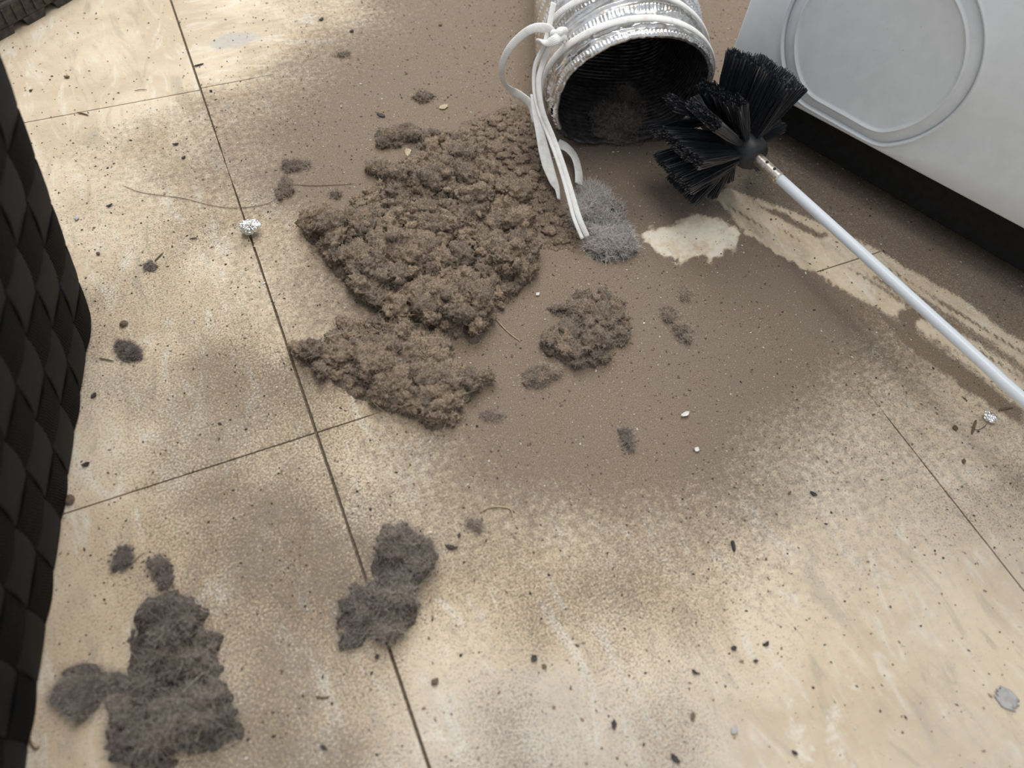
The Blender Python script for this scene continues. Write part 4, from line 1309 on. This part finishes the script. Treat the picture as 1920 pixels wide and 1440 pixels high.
for i, (u, v, c_, L, W, a, lb) in enumerate(CH):
    chip('floor_chip', u, v, L * 0.8, W * 0.8, a, c_, lb, 40 + i, 0.0009, 0.5)
stick('twig', [(290, 489), (306, 473)], 0.0009, 'brown', 'short brown twig on the tile right of the basket')
stick('twig', [(356, 447), (370, 446)], 0.0008, 'brown', 'short dark twig left of the foil ball')
stick('twig', [(364, 124), (382, 119)], 0.0012, 'dark', 'dark stick lying across the far joint')
stick('twig', [(145, 211), (156, 213), (166, 216)], 0.0010, 'brown', 'brown splinter on the far left tile joint')
stick('twig', [(186, 672), (200, 674), (214, 677)], 0.0008, 'brown', 'brown twig beside the dark grey lint ball')
stick('twig', [(1373, 1014), (1375, 1022), (1377, 1034)], 0.0020, 'dark', 'stubby dark twig on the floor right of centre')
stick('twig', [(1830, 788), (1822, 814)], 0.0016, 'brown', 'brown splinter just left of the foil scrap')
stick('twig', [(1872, 770), (1886, 766), (1900, 764)], 0.0012, 'brown', 'brown splinter between the rod and the foil scrap')
stick('twig', [(246, 1056), (258, 1044), (272, 1034)], 0.0008, 'tan', 'tan straw beside the small grey puff at left')
stick('twig', [(592, 1306), (606, 1308), (618, 1306)], 0.0008, 'brown', 'brown twig left of the front tile joint')
stick('thread', [(900, 960), (916, 952), (936, 950), (956, 954), (962, 966), (961, 974)], 0.0007, 'tan', 'pale curved thread behind the front lint clump', 'thread')
stick('thread', [(1820, 800), (1832, 806), (1846, 800), (1850, 794)], 0.0004, 'dark', 'dark curled thread at the foil scrap', 'thread')
stick('thread', [(230, 348), (262, 360), (300, 366), (345, 372), (392, 384), (440, 390), (500, 382), (530, 362)], 0.00035, 'brown', 'long thin brown hair across the tiles to the small clumps', 'thread', z=0.0005)
stick('thread', [(548, 346), (590, 348), (640, 346), (666, 344)], 0.0004, 'brown', 'thin brown hair from the small clumps to the largest heap', 'thread', z=0.0005)
stick('thread', [(930, 598), (946, 616), (962, 630), (976, 640)], 0.0006, 'tan', 'pale straw right of the second heap', 'thread')
stick('thread', [(252, 170), (264, 168), (276, 168)], 0.0005, 'brown', 'brown hair on the clean tile left of the long joint', 'thread')
stick('thread', [(60, 1362), (54, 1378), (58, 1394), (66, 1404), (74, 1400)], 0.0010, 'brown', 'curled brown fibre beside the basket at the bottom', 'thread')

# ------------------------------------------------------------------ loose grit (nobody could count it)
Q = np.array([(r_[0], r_[1]) for r_ in [at(-80, -40), at(2000, -40), at(2000, 1500), at(-80, 1500)]])


def grit(name, n, rlo, rhi, mat, label, seed, dmin, flat=0.6):
    R_ = np.random.default_rng(seed)
    lo_, hi_ = np.array([-0.17, -0.30]), np.array([0.50, 0.50])
    P = lo_ + R_.random((n * 6, 2)) * (hi_ - lo_)
    D = dirt_and_shade(P)
    w = dmin(D)
    P = P[(R_.random(len(P)) < w) & (sdf(P, Q) > 0)][:n]
    n = len(P)
    octa = np.array([(1, 0, 0), (-1, 0, 0), (0, 1, 0), (0, -1, 0), (0, 0, 1), (0, 0, -1.)])
    Fo = np.array([(0, 2, 4), (2, 1, 4), (1, 3, 4), (3, 0, 4), (2, 0, 5), (1, 2, 5), (3, 1, 5), (0, 3, 5)])
    r = rlo + (rhi - rlo) * R_.random(n) ** 3
    st = np.stack([R_.uniform(0.7, 1.8, n), R_.uniform(0.5, 1.0, n), np.full(n, flat)], 1)
    a = R_.uniform(0, 6.28, n)
    L = octa[None] * (r[:, None] * st)[:, None, :] * R_.uniform(0.7, 1.3, (n, 6, 1))
    V = np.empty_like(L)
    V[..., 0] = L[..., 0] * np.cos(a)[:, None] - L[..., 1] * np.sin(a)[:, None] + P[:, 0:1]
    V[..., 1] = L[..., 0] * np.sin(a)[:, None] + L[..., 1] * np.cos(a)[:, None] + P[:, 1:2]
    V[..., 2] = L[..., 2] + (r * flat * 0.7)[:, None]
    F = (np.arange(n)[:, None, None] * 6 + Fo[None]).reshape(-1, 3)
    me = mesh_np(name, V.reshape(-1, 3), F, False)
    attr_f(me, 'tone', np.repeat(R_.random(n), 6))
    o = link(name, me, mat)
    return tag(o, label, 'grit', kind='stuff')


grit('dust_grit', 14000, 0.00020, 0.0008, mat_lint('grit_brown', (0.36, 0.275, 0.20), (0.15, 0.11, 0.08), True), 'loose brown dust grains lying all over the floor', 61, lambda D: 0.15 + 0.8 * D[0])
grit('dark_specks', 2900, 0.00016, 0.0008, CHIPS['dark'], 'small dark specks scattered over the floor tiles', 62, lambda D: 0.12 + 0.8 * D[1] * (1 - 0.7 * D[0]))
grit('pale_specks', 2600, 0.00018, 0.00075, CHIPS['white'], 'tiny pale grains sprinkled in the brown dust', 63, lambda D: 0.15 + 0.5 * D[0])
